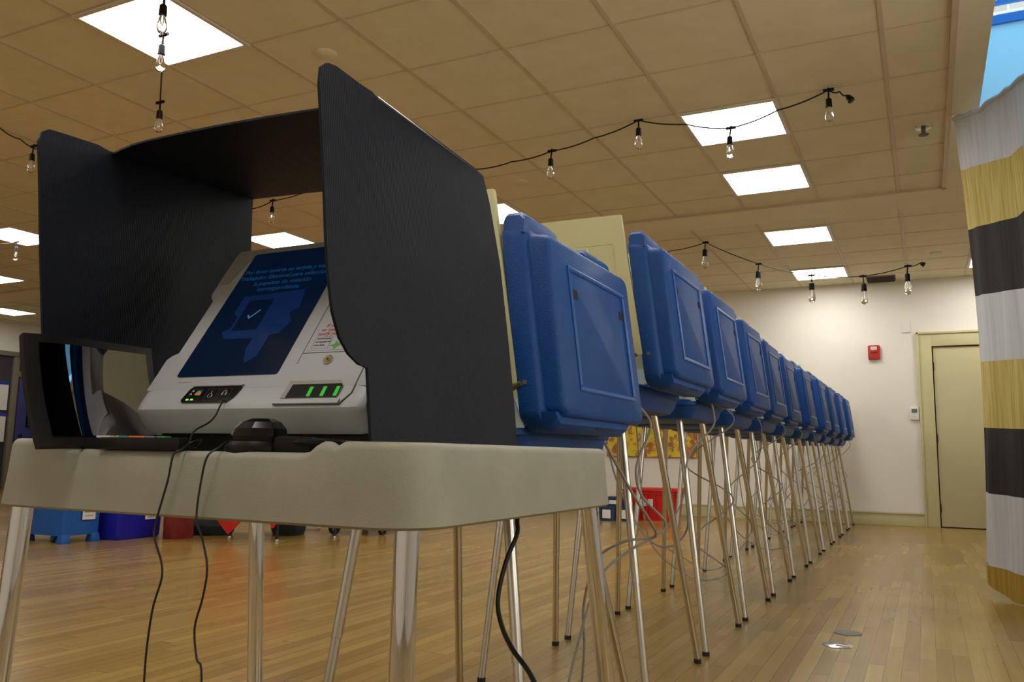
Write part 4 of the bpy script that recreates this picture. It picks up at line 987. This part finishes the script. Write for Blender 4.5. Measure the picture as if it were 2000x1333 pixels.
lump('duffel_bag', -5.84, 5.72, 0.22, 0.16, 0.17, M['dark'], 'dark bag slumped on the floor left of the red cloth corner', 'bag', 2)
lump('backpack', -5.26, 6.1, 0.16, 0.15, 0.24, M['dark'], 'dark backpack on the floor behind the red cloth', 'bag', 5)
lump('paper_bundle', -5.44, 6.58, 0.14, 0.10, 0.11, M['paper'], 'small crumpled white bundle on the floor beside the cart wheels', 'paper')
# wheeled cart
t = thing('wheeled_cart', 'black wheeled cart whose casters show under the beige table', 'cart', (-4.8, 6.7, 0))
MB().box(-5.10,-4.45,6.35,7.10,0.20,0.24).build('deck', M['dark'], t, bevel=0.008)
MB().tube([(-5.08,6.4,0.22),(-5.08,6.4,0.62),(-5.08,7.05,0.62),(-5.08,7.05,0.22)], 0.014, 8).build('handle', M['dark'], t, smooth=True)
for x, y, r in ((-4.92,6.33,0.075),(-4.52,6.52,0.05),(-5.05,6.95,0.075),(-4.62,7.08,0.05)):
    ym = MB(); n = 22
    ym.loft([[(x-0.016,y+q*math.cos(2*PI*k/n),r+q*math.sin(2*PI*k/n)) for k in range(n)] for q in (r*0.72,r*0.97)] + [[(x+0.016,y+q*math.cos(2*PI*k/n),r+q*math.sin(2*PI*k/n)) for k in range(n)] for q in (r*0.97,r*0.72)] + [[(x-0.016,y+r*0.72*math.cos(2*PI*k/n),r+r*0.72*math.sin(2*PI*k/n)) for k in range(n)]], False, False)
    wh = ym.build('wheel', M['rubber'], t, smooth=True)
    m = MB(); m.lathe([(r*0.2,-0.014),(r*0.2,0.014)], (x,y,r), 12, 'x')
    for k in range(5):
        a = 2*PI*k/5; m.tube([(x,y,r),(x,y+r*0.8*math.cos(a),r+r*0.8*math.sin(a))], r*0.08, 6)
    m.build('hub', M['vent'], wh)
    MB().box(x-0.02,x+0.02,y-0.012,y+0.012,r*1.9,0.21).build('fork', M['dark'], t)

# red tote and navy crates by the far wall
t = thing('storage_tote', 'red lidded plastic tote with white label on the floor by the far wall', 'tote', (-2.98, 10.0, 0))
m = MB(); m.loft([[(x,y,z) for x,y in rrect(-3.28+k,-2.66-k,9.82+k,10.22-k,0.03,3)] for z,k in ((0.0,0.045),(0.30,0.012),(0.31,0.0),(0.345,0.0))])
bd = m.build('body', M['red'], t, smooth=True, angle=30)
m = MB(); m.box(-3.33,-2.61,9.80,10.24,0.345,0.362); m.box(-3.30,-2.64,9.82,10.22,0.362,0.378); m.box(-3.34,-3.28,9.86,10.18,0.29,0.35); m.box(-2.66,-2.59,9.86,10.18,0.33,0.39)
m.build('lid', M['red'], t, bevel=0.006)
for x in (-3.16,-3.02,-2.92,-2.78): MB().box(x-0.006,x+0.006,9.815,9.83,0.06,0.30).build('rib', M['red'], bd)
label_sheet(t, wall_frame(-3.05, 0.0, 9.832), -0.06, 0.10, 0.17, 0.25, 0.0)
for k, (x0, x1, y0, z0, z1, lab) in enumerate(((-3.50,-3.30,9.46,0.0,0.165,'navy crate with white label on the floor, left of two at the bottom'), (-3.29,-3.11,9.52,0.0,0.165,'navy crate with white label on the floor, between a crate and the red tote'), (-3.44,-3.22,9.50,0.166,0.275,'navy crate stacked on top of the two crates beside the red tote'))):
    t = thing('navy_crate', lab, 'crate', ((x0+x1)/2, y0+0.12, z0), 'navy crates by the far wall')
    m = MB(); m.loft([[(x,y,z) for x,y in rrect(x0+q,x1-q,y0+q,y0+0.25-q,0.012,2)] for z,q in ((z0,0.008),(z1-0.02,0.0),(z1-0.018,-0.004),(z1,-0.004))]); m.build('body', M['navy'], t, smooth=True, angle=30)
    MB().prism([(-0.05,0.03),(0.05,0.03),(0.05,z1-z0-0.035),(-0.05,z1-z0-0.035)], (Vector(((x0+x1)/2, y0-0.001, z0)), Vector((1,0,0)), Vector((0,0,1)), Vector((0,-1,0))), 0, 0.003).build('paper_label', M['paper'], t)
t = thing('spray_bottle', 'small dark bottle standing on the upper navy crate', 'bottle', (-3.30, 9.62, 0.276))
MB().lathe([(0.03,0.276),(0.031,0.30),(0.026,0.32),(0.012,0.335)], (-3.30,9.62,0), 14).build('body', M['paper'], t, smooth=True)
MB().lathe([(0.014,0.334),(0.03,0.345),(0.026,0.355),(0.001,0.357)], (-3.30,9.62,0), 14).build('cap', M['rubber'], t, smooth=True)
o = MB().box(-3.09,-2.98+0.0,9.95,10.2,0.0,0.2).build('dark_case', M['dark'], bevel=0.01)
bpy.data.objects.remove(o)

# ---------------------------------------------------------------- camera
f_, yaw, pitch, roll = 1630.0, 0.459, 0.13466, 0.01613
cy, sy, cp, sp = math.cos(yaw), math.sin(yaw), math.cos(pitch), math.sin(pitch)
fw = Vector((-sy*cp, cy*cp, sp)); rt = Vector((cy, sy, 0)); up = rt.cross(fw)
r2 = rt*math.cos(roll)+up*math.sin(roll); u2 = -rt*math.sin(roll)+up*math.cos(roll)
cam = bpy.data.cameras.new('camera'); co = bpy.data.objects.new('camera', cam); COL.objects.link(co)
mt = Matrix((r2, u2, -fw)).transposed().to_4x4(); mt.translation = Vector((0, 0, 0.76)); co.matrix_world = mt
cam.sensor_fit = 'HORIZONTAL'; cam.sensor_width = 36.0; cam.lens = f_/2000*36.0
cam.clip_start = 0.05; cam.clip_end = 100
cam.dof.use_dof = False
SC.camera = co

# ---------------------------------------------------------------- sky and view
wd = bpy.data.worlds.new('sky'); SC.world = wd; wd.use_nodes = True
bg = wd.node_tree.nodes['Background']
bg.inputs['Color'].default_value = (0.42, 0.80, 1.0, 1); bg.inputs['Strength'].default_value = 3.6
SC.view_settings.view_transform = 'Standard'; SC.view_settings.look = 'None'
SC.view_settings.gamma = 1.0; SC.view_settings.use_curve_mapping = False
SC.view_settings.exposure = -0.15
